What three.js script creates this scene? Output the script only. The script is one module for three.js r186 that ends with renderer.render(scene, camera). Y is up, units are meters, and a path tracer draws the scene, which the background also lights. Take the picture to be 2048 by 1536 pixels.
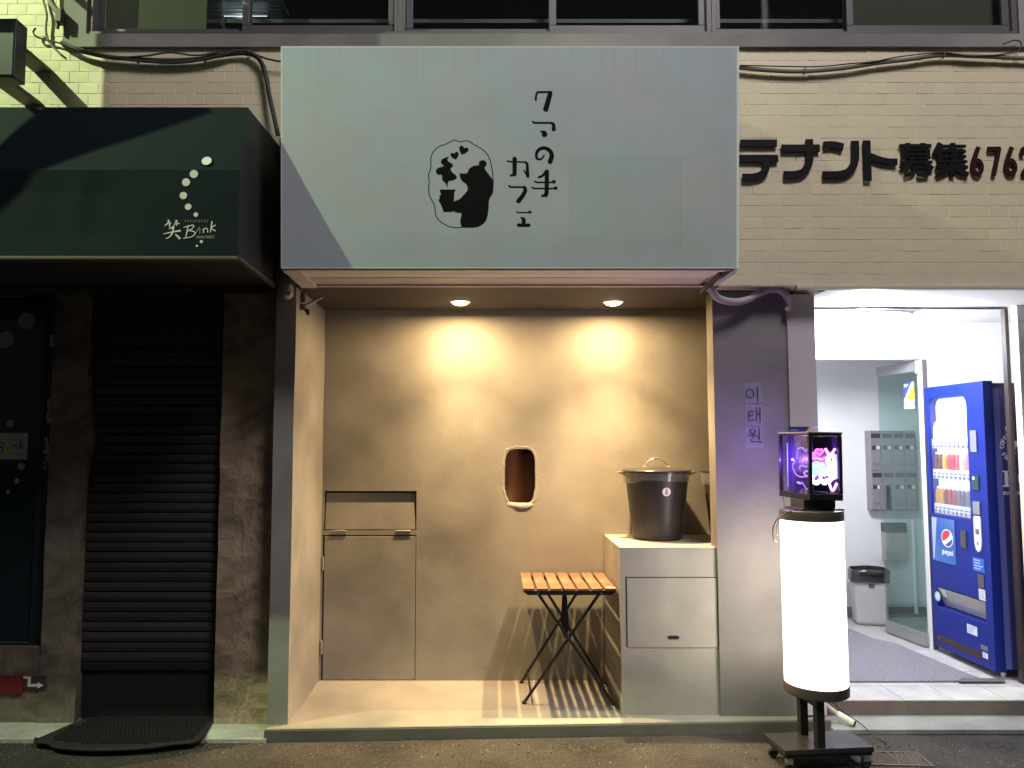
import * as THREE from 'three';
import { RoundedBoxGeometry } from 'three/addons/geometries/RoundedBoxGeometry.js';
import { mergeGeometries, toCreasedNormals, mergeVertices } from 'three/addons/utils/BufferGeometryUtils.js';
import { RectAreaLightUniformsLib } from 'three/addons/lights/RectAreaLightUniformsLib.js';

// ---------------------------------------------------------------- camera, sky, lamps, exposure
RectAreaLightUniformsLib.init();
const scene = new THREE.Scene();
const W = 1024, H = 768;
const camera = new THREE.PerspectiveCamera(53.06, W / H, 0.05, 400);
camera.position.set(0, 1.63, 4.36);
camera.rotation.set(0.07334, 0, 0);
camera.setViewOffset(W, H, 22, 0, W, H);            // the lens was shifted a little: the vanishing point lies left of the middle
const renderer = new THREE.WebGLRenderer({ antialias: true });
renderer.setSize(W, H);
renderer.toneMapping = THREE.LinearToneMapping;
renderer.toneMappingExposure = 1;
renderer.shadowMap.enabled = true;
{ // night sky over a lit city: one dim, even glow
  const w = 64, h = 32, d = new Float32Array(w * h * 4);
  for (let y = 0; y < h; y++) for (let x = 0; x < w; x++) {
    const up = Math.max(0, (y + 0.5) / h - 0.5) * 2, k = 0.042 - 0.012 * up, i = (y * w + x) * 4;
    d[i] = k * 0.98; d[i + 1] = k * 0.94; d[i + 2] = k * 1.08; d[i + 3] = 1;
  }
  const t = new THREE.DataTexture(d, w, h, THREE.RGBAFormat, THREE.FloatType);
  t.mapping = THREE.EquirectangularReflectionMapping; t.magFilter = THREE.LinearFilter; t.needsUpdate = true;
  scene.background = t; scene.environment = t;
}
const LAMP = {
  greenStreet: { at: [-6.5, 7.8, 2.75], color: [0.80, 1.0, 0.55], power: 270, aim: [-1.85, 3.05, 0.35] },
  whiteStreet: { at: [2.3, 8.3, 4.4], color: [1.0, 0.93, 0.95], power: 106 },
  down: { color: [1.0, 0.665, 0.33], wide: 1850, beam: 31 },
  lobby: { color: [0.93, 0.93, 1.0], power: 29, side: 6.5 },
  lantern: { color: [1.0, 0.94, 0.89], glow: 2.6, spill: [1.0, 0.87, 0.74], panel: 8.5 },
  neon: { color: [0.36, 0.16, 1.0], power: 0.42 },
};

// ---------------------------------------------------------------- helpers
let seed = 12345;
const rnd = () => { seed = (seed * 1664525 + 1013904223) >>> 0; return seed / 4294967296; };
const rr = (a, b) => a + (b - a) * rnd();
const names = new Map();
function numbered(n) { const k = names.get(n) ?? 0; names.set(n, k + 1); return k ? n + '_' + String(k).padStart(3, '0') : n; }
function shade(o) { o.castShadow = true; o.receiveShadow = true; return o; }
function thing(name, label, category, [x, y, z] = [0, 0, 0], turn = 0, group) {
  const o = new THREE.Group(); o.name = numbered(name); scene.add(o);
  o.position.set(x, y, z); o.rotation.y = turn; o.userData = { label, category };
  if (group) o.userData.group = group;
  return o;
}
function part(name, geo, mat, parent, label) {
  const o = shade(new THREE.Mesh(Array.isArray(geo) ? merge(geo) : geo, mat)); o.name = name; parent.add(o);
  if (label) o.userData.label = label;
  return o;
}
function single(name, label, category, geo, mat, group) {
  const o = shade(new THREE.Mesh(Array.isArray(geo) ? merge(geo) : geo, mat)); o.name = numbered(name); scene.add(o);
  o.userData = { label, category }; if (group) o.userData.group = group;
  return o;
}
function struct(name, geo, mat) {
  const o = shade(new THREE.Mesh(Array.isArray(geo) ? merge(geo) : geo, mat)); o.name = name; o.userData = { kind: 'structure' }; scene.add(o);
  return o;
}
function stuffOf(o) { o.userData.kind = 'stuff'; return o; }
function plain(g) { // position, normal, uv only, without index
  g = g.index ? g.toNonIndexed() : g;
  if (!g.attributes.normal) g.computeVertexNormals();
  if (!g.attributes.uv) g.setAttribute('uv', new THREE.BufferAttribute(new Float32Array(g.attributes.position.count * 2), 2));
  for (const k of Object.keys(g.attributes)) if (!['position', 'normal', 'uv'].includes(k)) g.deleteAttribute(k);
  g.clearGroups?.();
  return g;
}
function merge(list) { return mergeGeometries(list.map(plain)); }
function uvm(g) { // uv in metres by the axis that each face looks along
  g = plain(g);
  const p = g.attributes.position, uv = g.attributes.uv, a = new THREE.Vector3(), b = new THREE.Vector3(), c = new THREE.Vector3();
  for (let i = 0; i < p.count; i += 3) {
    a.fromBufferAttribute(p, i); b.fromBufferAttribute(p, i + 1); c.fromBufferAttribute(p, i + 2);
    const n = b.clone().sub(a).cross(c.clone().sub(a)), x = Math.abs(n.x), y = Math.abs(n.y), z = Math.abs(n.z);
    [a, b, c].forEach((v, k) => { const [u, w] = z >= x && z >= y ? [v.x, v.y] : x >= y ? [v.z + 7.3, v.y] : [v.x, v.z + 3.1]; uv.setXY(i + k, u, w); });
  }
  return g;
}
function bx(x0, x1, y0, y1, z0, z1, r = 0.003) {
  const w = x1 - x0, h = y1 - y0, d = z1 - z0, q = Math.min(r, w * 0.45, h * 0.45, d * 0.45);
  const g = r > 0 ? new RoundedBoxGeometry(w, h, d, 1, q) : new THREE.BoxGeometry(w, h, d);
  g.translate((x0 + x1) / 2, (y0 + y1) / 2, (z0 + z1) / 2);
  return uvm(g);
}
function tube(pts, r, seg = 24, rad = 8, closed = false) {
  return uvm(new THREE.TubeGeometry(new THREE.CatmullRomCurve3(pts.map((p) => new THREE.Vector3(...p)), closed, 'centripetal'), seg, r, rad, closed));
}
function rod(a, b, r, sides = 10, r2 = r) {
  const A = new THREE.Vector3(...a), B = new THREE.Vector3(...b), d = B.clone().sub(A), g = new THREE.CylinderGeometry(r2, r, d.length(), sides);
  g.applyQuaternion(new THREE.Quaternion().setFromUnitVectors(new THREE.Vector3(0, 1, 0), d.clone().normalize()));
  g.translate(...A.add(B).multiplyScalar(0.5).toArray());
  return plain(g);
}
function bar(a, b, w, t) { // rectangular bar from a to b; w across in the picture plane, t in depth
  const A = new THREE.Vector3(...a), B = new THREE.Vector3(...b), d = B.clone().sub(A), g = new RoundedBoxGeometry(w, d.length(), t, 1, Math.min(w, t) * 0.2);
  g.applyQuaternion(new THREE.Quaternion().setFromUnitVectors(new THREE.Vector3(0, 1, 0), d.clone().normalize()));
  g.translate(...A.add(B).multiplyScalar(0.5).toArray());
  return plain(g);
}
function lathe(pts, n = 40) { return plain(new THREE.LatheGeometry(pts.map((p) => new THREE.Vector2(...p)), n)); }
function disc(r, t, x, y, z, n = 28) { const g = new THREE.CylinderGeometry(r, r, t, n); g.rotateX(Math.PI / 2); g.translate(x, y, z); return plain(g); }
function sphere(r, x, y, z, sx = 1, sy = 1, sz = 1, n = 16) { const g = new THREE.SphereGeometry(r, n, Math.round(n * 0.7)); g.scale(sx, sy, sz); g.translate(x, y, z); return plain(g); }
function prism(pts, depth, axis = 'z', at = 0, bevel = 0) { // outline in x,y pushed along z; axis y: outline in x,z; axis x: outline in z,y
  const s = new THREE.Shape(pts.map((p) => new THREE.Vector2(...p)));
  const g = new THREE.ExtrudeGeometry(s, { depth, bevelEnabled: bevel > 0, bevelThickness: bevel, bevelSize: bevel, bevelSegments: 1, curveSegments: 10 });
  if (axis === 'y') { g.rotateX(Math.PI / 2); g.translate(0, at + depth, 0); }   // outline y becomes world z
  else if (axis === 'x') { g.rotateY(-Math.PI / 2); g.scale(1, 1, 1); g.translate(at + depth, 0, 0); } // outline x becomes world z
  else g.translate(0, 0, at);
  return uvm(g);
}
function ribbon(pts, width, depth, z = 0, smooth = true, closed = false) { // a stroke of even or changing width, with thickness
  let c = pts.map((p) => new THREE.Vector3(p[0], p[1], p[2] ?? 0)), w = Array.isArray(width) ? width : [width];
  if (smooth && c.length > 2) c = new THREE.CatmullRomCurve3(c, closed, 'centripetal').getPoints(c.length * 7);
  const L = [], R = [], n = c.length;
  for (let i = 0; i < n; i++) {
    const a = c[Math.max(0, i - 1)], b = c[Math.min(n - 1, i + 1)], d = b.clone().sub(a).setZ(0).normalize(), k = (i / (n - 1)) * (w.length - 1), k0 = Math.floor(k);
    const h = (w[k0] + ((w[k0 + 1] ?? w[k0]) - w[k0]) * (k - k0)) / 2;
    L.push([c[i].x - d.y * h, c[i].y + d.x * h]); R.unshift([c[i].x + d.y * h, c[i].y - d.x * h]);
  }
  return prism([...L, ...R], depth, 'z', z);
}
function rectRibbon(x0, x1, y0, y1, depth, z) { return prism([[x0, y0], [x1, y0], [x1, y1], [x0, y1]], depth, 'z', z); }

// ---- noise
const P2 = new Uint32Array(65536).map(() => 0); for (let i = 0; i < 65536; i++) P2[i] = (Math.imul(i + 1, 2654435761) ^ (Math.imul(i + 7, 40503) << 13)) >>> 0;
function lat(ix, iy, s) { let h = Math.imul(ix, 374761393) + Math.imul(iy, 668265263) + Math.imul(s, 974634777); h = Math.imul(h ^ (h >>> 13), 1274126177); h ^= h >>> 16; return (h >>> 0) / 4294967296; }
function vnoise(x, y, per, s) {
  const ix = Math.floor(x), iy = Math.floor(y), fx = x - ix, fy = y - iy, u = fx * fx * (3 - 2 * fx), v = fy * fy * (3 - 2 * fy), m = (a) => ((a % per) + per) % per;
  const a = lat(m(ix), m(iy), s), b = lat(m(ix + 1), m(iy), s), c = lat(m(ix), m(iy + 1), s), d = lat(m(ix + 1), m(iy + 1), s);
  return a + (b - a) * u + (c - a) * v + (a - b - c + d) * u * v;
}
function fbm(u, v, per, oct, s, gain = 0.5) { let t = 0, a = 1, n = 0; for (let o = 0; o < oct; o++) { t += a * vnoise(u * per, v * per, per, s + o * 17); n += a; a *= gain; per *= 2; } return t / n; }
function n3(x, y, z, s = 0) { return (vnoise(x + 50, y + 50, 4096, s) + vnoise(y + 90, z + 50, 4096, s + 5) + vnoise(z + 70, x + 20, 4096, s + 9)) / 3 - 0.5; }
const enc = (c) => Math.round(255 * Math.min(1, Math.max(0, c <= 0.0031308 ? c * 12.92 : 1.055 * Math.pow(c, 1 / 2.4) - 0.055)));
function texPair(n, metres, fn) { // fn(u, v) -> [r, g, b, height, rough]
  const a = new Uint8Array(n * n * 4), b = new Uint8Array(n * n * 4), r = new Uint8Array(n * n * 4);
  for (let y = 0; y < n; y++) for (let x = 0; x < n; x++) {
    const o = fn((x + 0.5) / n, (y + 0.5) / n), i = (y * n + x) * 4;
    a[i] = enc(o[0]); a[i + 1] = enc(o[1]); a[i + 2] = enc(o[2]); a[i + 3] = 255;
    b[i] = b[i + 1] = b[i + 2] = Math.round(255 * Math.min(1, Math.max(0, o[3]))); b[i + 3] = 255;
    r[i] = r[i + 1] = r[i + 2] = Math.round(255 * Math.min(1, Math.max(0, o[4] ?? 0.8))); r[i + 3] = 255;
  }
  const mk = (d, srgb) => { const t = new THREE.DataTexture(d, n, n); t.wrapS = t.wrapT = THREE.RepeatWrapping; t.magFilter = THREE.LinearFilter; t.repeat.set(1 / metres, 1 / metres); if (srgb) t.colorSpace = THREE.SRGBColorSpace; t.needsUpdate = true; return t; };
  return { map: mk(a, true), bumpMap: mk(b), roughnessMap: mk(r) };
}
function mat(c, rough = 0.6, o = {}) { const m = new THREE.MeshPhysicalMaterial({ roughness: rough, ...o }); if (c) m.color.setRGB(...c); return m; }
function glow(c, k = 1) { const m = new THREE.MeshStandardMaterial({ roughness: 0.5 }); m.color.setRGB(0.6, 0.6, 0.6); m.emissive.setRGB(...c); m.emissiveIntensity = k; return m; }
function textured(t, bump, o = {}) { return new THREE.MeshPhysicalMaterial({ roughness: 1, ...t, bumpScale: bump, ...o }); }
function print(w, h, draw, rough = 0.6, o = {}) { // flat print drawn on a canvas
  const c = document.createElement('canvas'); c.width = w; c.height = h; draw(c.getContext('2d'), w, h);
  const t = new THREE.CanvasTexture(c); t.colorSpace = THREE.SRGBColorSpace; t.anisotropy = 4;
  return new THREE.MeshPhysicalMaterial({ map: t, roughness: rough, ...o });
}
function speckle(x, n, k) { for (let i = 0; i < n; i++) { const v = rnd() < 0.5 ? 0 : 255; x.fillStyle = `rgba(${v},${v},${v},${rnd() * k})`; x.fillRect(rnd() * x.canvas.width, rnd() * x.canvas.height, 1 + rnd() * 2, 1 + rnd() * 2); } }

// ---------------------------------------------------------------- materials
const plasterT = texPair(1024, 2.6, (u, v) => {
  const wx = fbm(u, v, 4, 3, 3) * 0.22, wy = fbm(u, v, 4, 3, 9) * 0.22;
  const big = fbm(u + wx, v + wy, 3, 4, 21), mid = fbm(u + wy, v * 1 + wx, 10, 4, 33), fine = fbm(u, v, 128, 3, 41), strk = fbm(u + mid * 0.05, v, 24, 3, 55);
  const k = 0.80 + 0.82 * (big - 0.5) + 0.32 * (mid - 0.5) + 0.07 * (fine - 0.5) + 0.08 * (strk - 0.5), warm = 0.03 * (big - 0.5);
  return [0.375 * k + warm, 0.360 * k + warm * 0.6, 0.318 * k, 0.45 * mid + 0.3 * strk + 0.14 * fine, 0.62 + 0.25 * mid];
});
const plaster = textured(plasterT, 0.0022);
const plasterPale = textured(plasterT, 0.004); plasterPale.color.setRGB(0.76, 0.755, 0.74);
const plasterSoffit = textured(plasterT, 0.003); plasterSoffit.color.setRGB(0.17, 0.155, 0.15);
const plasterBack = textured(plasterT, 0.0022); plasterBack.color.setRGB(0.86, 0.86, 0.85);
const plasterGrey = textured(plasterT, 0.0022); plasterGrey.color.setRGB(0.58, 0.57, 0.60);
const darkCement = textured(plasterT, 0.004); darkCement.color.setRGB(0.40, 0.42, 0.38);
const rimPlaster = textured(plasterT, 0.012); rimPlaster.color.setRGB(1.35, 1.35, 1.32);
const asphalt = textured(texPair(1024, 1.1, (u, v) => {
  const g = fbm(u, v, 150, 2, 5), g2 = fbm(u, v, 70, 2, 15), big = fbm(u, v, 4, 4, 25), st = Math.pow(fbm(u, v, 220, 1, 35), 7) * 2.2;
  const k = 0.009 + 0.013 * g * g2 * 2 + 0.044 * (big - 0.4) + 0.035 * st;
  return [k * 1.05, k * 0.98, k * 0.84, 0.5 * g + 0.5 * g2, 0.75 + 0.2 * g];
}), 0.006);
const apron = textured(texPair(512, 1.3, (u, v) => {
  const g = fbm(u, v, 120, 2, 6), big = fbm(u, v * 2, 5, 4, 26);
  const k = 0.34 + 0.14 * g + 0.4 * (big - 0.5);
  return [k, k * 0.98, k * 0.86, g * 0.6 + big * 0.4, 0.85];
}), 0.004);
function granite(base, tint, amp, s) {
  return texPair(512, 0.5, (u, v) => {
    const a = vnoise(u * 170, v * 170, 170, s), b = vnoise(u * 90, v * 90, 90, s + 3), c = fbm(u, v, 5, 3, s + 8);
    const k = base + amp * (a > 0.78 ? 1 : a < 0.2 ? -1 : (b - 0.5) * 0.7) + 0.10 * base * 4 * (c - 0.5);
    return [k * tint[0], k * tint[1], k * tint[2], 0.3 + 0.4 * a, 0.45 + 0.3 * b];
  });
}
const graniteLight = textured(granite(0.46, [1, 1, 1], 0.12, 71), 0.0008);
const graniteGrey = textured(granite(0.24, [0.98, 1, 0.98], 0.09, 81), 0.0015);
const graniteBrown = textured(granite(0.15, [1.12, 0.94, 0.82], 0.06, 91), 0.0025);
const carpetM = textured(texPair(512, 0.4, (u, v) => { const a = fbm(u, v, 90, 2, 4), b = vnoise(u * 60, v * 60, 60, 12), k = 0.24 + 0.10 * (a - 0.5) - (b > 0.86 ? 0.11 : 0); return [k * 1.0, k * 0.95, k * 1.1, a, 0.95]; }), 0.006);
const stoneT = texPair(1024, 1.0, (u, v) => {
  const arc = fbm(u + 0.12 * Math.sin(v * 12.566), v, 6, 4, 8), ridg = 1 - Math.abs(2 * fbm(u + 0.25 * Math.abs(((u * 3) % 1) - 0.5), v * 1, 9, 4, 18) - 1), fine = fbm(u, v, 120, 2, 28);
  const k = 0.115 + 0.22 * (arc - 0.45) + 0.04 * Math.pow(ridg, 5) + 0.025 * (fine - 0.5);
  return [k * 1.16, k * 0.98, k * 0.74, 0.6 * Math.pow(ridg, 2) + 0.3 * arc + 0.1 * fine, 0.8];
});
const stone = textured(stoneT, 0.006); const stoneBrown = textured(stoneT, 0.012); stoneBrown.color.setRGB(2.0, 1.8, 1.6);
const tileT = texPair(256, 0.9, (u, v) => { const a = fbm(u, v, 8, 3, 14), b = fbm(u, v, 60, 2, 24), k = 1 + 0.10 * (a - 0.5) + 0.05 * (b - 0.5); return [0.67 * k, 0.60 * k, 0.43 * k, a * 0.6 + b * 0.1, 0.30 + 0.2 * b]; });
const tileM = [1, 0.975, 1.025, 0.99].map((k) => { const m = textured(tileT, 0.002); m.color.setRGB(k, k, k * 0.99); return m; });
const grout = mat([0.74, 0.66, 0.48], 0.5);
const render_ = textured(plasterT, 0.002); render_.color.setRGB(0.66, 0.66, 0.72);
const aluminium = mat([0.105, 0.10, 0.107], 0.5, { metalness: 0.25 });
const aluminiumDull = mat([0.09, 0.085, 0.09], 0.5, { metalness: 0.2 });
const darkGlass = mat([0.85, 0.9, 0.88], 0.03, { transmission: 1, ior: 1.5 });
const doorGlass = mat([0.74, 0.85, 0.83], 0.03, { transmission: 1, ior: 1.5 });
const blindOlive = mat([0.085, 0.078, 0.055], 0.9);
const black = mat([0.012, 0.012, 0.013], 0.45);
const blackMatt = mat([0.02, 0.019, 0.019], 0.8);
const rubber = textured(texPair(256, 0.25, (u, v) => { const a = fbm(u, v, 40, 3, 3), k = 0.006 + 0.008 * a; return [k, k, k * 0.98, a, 0.8]; }), 0.003);
const steel = mat([0.55, 0.54, 0.52], 0.3, { metalness: 0.9 });
const brass = mat([0.75, 0.62, 0.42], 0.28, { metalness: 0.9 });
const white = mat([0.78, 0.78, 0.78], 0.55);
const lobbyWhite = textured(texPair(256, 2, (u, v) => { const a = fbm(u, v, 6, 4, 2), k = 0.78 + 0.05 * (a - 0.5); return [k * 0.99, k, k * 1.01, a, 0.6]; }), 0.001);
const pierPaint = mat([0.58, 0.52, 0.60], 0.5);
const pvcGrey = mat([0.40, 0.37, 0.37], 0.6);
const pvcCream = mat([0.46, 0.43, 0.34], 0.6);
const cableDark = mat([0.045, 0.042, 0.036], 0.7);
const cableGrey = mat([0.16, 0.14, 0.13], 0.7);
const tapeBrown = mat([0.20, 0.17, 0.145], 0.75);
const greyPaint = mat([0.42, 0.42, 0.42], 0.5);

// ---------------------------------------------------------------- ground
{
  const g = new THREE.PlaneGeometry(120, 60, 1, 1); g.rotateX(-Math.PI / 2); g.translate(0, 0, 20.2);
  struct('street', uvm(g), asphalt);
}
{
  const pts = []; const N = 30;                             // worn concrete strip along the foot of the walls
  for (let i = 0; i <= N; i++) pts.push([-6 + (i / N) * 4.79, 0.075 + 0.02 * n3(i * 0.7, 3, 1, 2)]);
  pts.push([-1.21, -0.9], [-6, -0.9]);
  const p = struct('pavement', prism(pts, 0.02, 'y', 0), apron);
  p.userData.kind = 'structure';
}
{ // grit, dust and bits swept against the step
  const g = new THREE.IcosahedronGeometry(1, 0), n = 2600, m = new THREE.InstancedMesh(plain(g), mat([0.17, 0.155, 0.125], 0.9), n), q = new THREE.Object3D(), col = new THREE.Color();
  for (let i = 0; i < n; i++) {
    const edge = rnd(), x = rr(-2.8, 3.2), z = 0.09 + Math.pow(edge, 2.2) * 0.34 + rr(0, 0.03), s = rr(0.0012, 0.004) * (rnd() < 0.05 ? 2 : 1);
    q.position.set(x, s * 0.3, z); q.rotation.set(rr(0, 3), rr(0, 3), rr(0, 3)); q.scale.set(s * rr(0.7, 1.6), s * 0.6, s); q.updateMatrix(); m.setMatrixAt(i, q.matrix);
    const k = rr(0.3, 1.5); col.setRGB(k, k * rr(0.85, 1), k * rr(0.6, 0.9)); m.setColorAt(i, col);
  }
  m.name = 'gravel'; m.userData = { kind: 'stuff', label: 'fine grit and leaf crumbs swept along the foot of the step', category: 'gravel' }; shade(m); scene.add(m);
}

// ---------------------------------------------------------------- cafe front
function wobble(g, amp, sc = 3, s = 0) {
  g = mergeVertices(g.index ? g : g);
  const p = g.attributes.position;
  for (let i = 0; i < p.count; i++) { const x = p.getX(i), y = p.getY(i), z = p.getZ(i); p.setXYZ(i, x + amp * 2 * n3(x * sc, y * sc, z * sc, s), y + amp * n3(x * sc + 9, y * sc, z * sc, s + 1), z + amp * 2 * n3(x * sc, y * sc + 5, z * sc, s + 2)); }
  g.computeVertexNormals();
  return uvm(toCreasedNormals(g.toNonIndexed ? g : g, 0.7));
}
function lumpyBox(x0, x1, y0, y1, z0, z1, amp = 0.004, sc = 3, s = 0, step = 0.07) {
  const n = (d) => Math.max(1, Math.round(d / step)), g = new THREE.BoxGeometry(x1 - x0, y1 - y0, z1 - z0, n(x1 - x0), n(y1 - y0), n(z1 - z0));
  g.translate((x0 + x1) / 2, (y0 + y1) / 2, (z0 + z1) / 2);
  g.deleteAttribute('normal'); g.deleteAttribute('uv');
  return wobble(g, amp, sc, s);
}
const cafe = thing('cafe_front', 'smooth grey plaster cafe front with a deep alcove lit by two ceiling lamps', 'shop front');
{
  // floor slab with its front edge a little askew
  const pts = [[-1.215, 0.058]]; for (let i = 1; i < 30; i++) { const t = i / 30; pts.push([-1.215 + t * 3.125, 0.058 - 0.15 * t + 0.006 * n3(i * 0.9, 1, 7)]); } pts.push([1.91, -0.092], [1.91, -0.85], [-1.215, -0.85]);
  part('floor_slab', prism(pts, 0.066, 'y', 0.0, 0.004), plasterPale, cafe);
  { const f = [[-1.222, 0.0625]]; for (let i = 1; i < 30; i++) { const t = i / 30; f.push([-1.222 + t * 3.135, 0.0625 - 0.15 * t + 0.006 * n3(i * 0.9, 1, 7)]); } f.push([1.914, -0.0885], [1.9115, -0.094]); for (let i = 29; i > 0; i--) { const t = i / 30; f.push([-1.216 + t * 3.125, 0.056 - 0.15 * t]); } f.push([-1.2155, 0.055]); part('step_face', prism(f, 0.058, 'y', 0.0, 0.002), darkCement, cafe); }
  part('pier', lumpyBox(-1.225, -1.112, 0.066, 2.56, -0.80, 0.0, 0.009, 2.3, 3), plaster, cafe, 'narrow pier left of the alcove, its inner side lit warm');
  part('pier', lumpyBox(1.312, 1.742, 0.066, 2.506, -0.262, -0.13, 0.006, 2.6, 5), plasterGrey, cafe, 'wide pier right of the alcove with a hand-lettered sign');
  part('side_wall', bx(1.742, 1.80, 0.066, 2.56, -0.90, -0.262, 0), plaster, cafe);
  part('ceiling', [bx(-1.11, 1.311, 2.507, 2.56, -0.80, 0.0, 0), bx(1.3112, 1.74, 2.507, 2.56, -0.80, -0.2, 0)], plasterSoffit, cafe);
  // back wall with the openings of two cupboard doors and a service hole
  const holePts = []; const hx = 0.197, hy = 1.392, hw = 0.101, hh = 0.183;
  for (let i = 0; i < 72; i++) { const a = (i / 72) * Math.PI * 2, c = Math.cos(a), s = Math.sin(a), k = Math.pow(Math.pow(Math.abs(c), 4.2) + Math.pow(Math.abs(s), 4.2), -1 / 4.2), w = 1 + 0.035 * (fbm(i / 72, 0.3, 6, 3, 4) - 0.5); holePts.push([hx + hw * c * k * w * (s < -0.5 ? 0.95 : 1) + 0.004, hy + hh * s * k * w]); }
  const s = new THREE.Shape([[-1.20, 0.066], [1.745, 0.066], [1.745, 2.507], [-1.20, 2.507]].map((p) => new THREE.Vector2(...p)));
  s.holes.push(new THREE.Path(holePts.map((p) => new THREE.Vector2(...p))));
  for (const [x0, x1, y0, y1] of [[-1.100, -0.487, 1.036, 1.296], [-1.104, -0.487, 0.068, 1.008]]) s.holes.push(new THREE.Path([[x0, y0], [x0, y1], [x1, y1], [x1, y0]].map((p) => new THREE.Vector2(...p))));
  const g = new THREE.ExtrudeGeometry(s, { depth: 0.06, bevelEnabled: false }); g.translate(0, 0, -0.84);
  part('back_wall', uvm(g), plasterBack, cafe);
  part('back_lining', bx(-1.2, 1.745, 0.05, 2.507, -1.02, -1.0, 0), blackMatt, cafe);
  // cupboard doors
  const flap = new RoundedBoxGeometry(0.598, 0.243, 0.02, 1, 0.004); flap.rotateX(-0.10); flap.translate(-0.7935, 1.162, -0.805);
  const d1 = part('cupboard_door', uvm(flap), plasterBack, cafe, 'upper flap door hinged along its lower edge');
  const d2 = part('cupboard_door', bx(-1.0935, -0.4915, 0.073, 1.000, -0.812, -0.7805, 0.004), plasterBack, cafe, 'tall lower cupboard door');
  for (const x of [-1.045, -0.622]) { const h = part('hinge', [bx(x, x + 0.10, 1.012, 1.036, -0.779, -0.772, 0.002), rod([x, 1.036, -0.772], [x + 0.1, 1.036, -0.772], 0.005)], plaster, d1); }
  for (const y of [0.24, 0.78]) part('hinge', [bx(-1.112, -1.094, y, y + 0.09, -0.779, -0.771, 0.002), rod([-1.098, y, -0.771], [-1.098, y + 0.09, -0.771], 0.005)], plaster, d2);
  // rim of the hole: torn plaster, a lip below, brown hood inside
  const rim = []; for (let i = 0; i < 72; i++) { const [x, y] = holePts[i]; const ox = (x - hx) / hw, oy = (y - hy) / hh, k = 0.010 + 0.012 * fbm(i / 72, 0.7, 9, 3, 14); rim.push([x + ox * k * 0.7, y + oy * k * 0.7, -0.783]); }
  const ring = new THREE.TubeGeometry(new THREE.CatmullRomCurve3(rim.map((p) => new THREE.Vector3(...p)), true), 160, 0.008, 8, true);
  { const p = ring.attributes.position; for (let i = 0; i < p.count; i++) { const x = p.getX(i), y = p.getY(i), z = p.getZ(i); p.setXYZ(i, x + 0.024 * n3(x * 45, y * 45, 1), y + 0.024 * n3(x * 45, y * 45, 4), -0.783 + (z + 0.783) * 0.55 + 0.006 * n3(x * 60, y * 60, 2)); } ring.computeVertexNormals(); }
  const hole = part('service_hole', uvm(ring), plaster, cafe, 'rough-edged rounded hole in the back wall');
  const lip = new THREE.SphereGeometry(1, 40, 24); { const p = lip.attributes.position; for (let i = 0; i < p.count; i++) { const x = p.getX(i), y = p.getY(i), z = p.getZ(i), n = 1 + 0.5 * n3(x * 4, y * 4, z * 4, 6); p.setXYZ(i, hx + 0.005 + x * 0.098 * n - 0.02 * (1 - y) * 0, 1.196 + y * 0.022 * n + 0.02 * x * x * (x < 0 ? 1 : 0.6), -0.786 + z * 0.014 * n); } lip.computeVertexNormals(); }
  part('sill', uvm(lip), rimPlaster, hole, 'crumbly pale plaster lip');
  const wood = mat([0.24, 0.105, 0.05], 0.7), wood2 = mat([0.12, 0.06, 0.032], 0.75);
  const hood = new THREE.CylinderGeometry(0.13, 0.13, 0.5, 32, 1, true); hood.translate(0.13, 1.32, -1.0); hood.scale(1, 1, 1);
  part('inner_flap', [uvm(hood)], wood, hole);
  part('inner_flap', [bx(0.205, 0.33, 1.1, 1.545, -0.93, -0.915)], wood2, hole);
  part('inner_box', [bx(0.06, 0.08, 1.15, 1.62, -1.0, -0.84, 0), bx(0.32, 0.34, 1.15, 1.62, -1.0, -0.84, 0), bx(0.06, 0.34, 1.165, 1.185, -1.0, -0.84, 0)], mat([0.13, 0.06, 0.03], 0.8), hole);
}
// counter with its access panel
const counter = thing('counter', 'waist-high plaster counter with an access panel, carrying the bins', 'counter');
{
  part('body', lumpyBox(0.752, 1.742, 0.066, 1.012, -0.778, -0.150, 0.0035, 3, 8), plaster, counter);
  part('access_panel', [prism([[0.789, 0.449], [1.306, 0.449], [1.306, 0.839], [0.789, 0.839]], 0.004, 'z', -0.1488)], plaster, counter);
  part('panel_gap', [bx(0.784, 0.788, 0.452, 0.846, -0.152, -0.1475, 0), bx(0.784, 1.31, 0.8405, 0.8445, -0.152, -0.1475, 0), bx(1.3065, 1.3105, 0.452, 0.84, -0.152, -0.1475, 0)], blackMatt, counter);
  const slot = prism([[1.020, 0.500], [1.028, 0.495], [1.076, 0.495], [1.084, 0.500], [1.084, 0.510], [1.076, 0.514], [1.028, 0.514], [1.020, 0.510]], 0.003, 'z', -0.1449);
  part('finger_slot', slot, black, counter);
}

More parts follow.
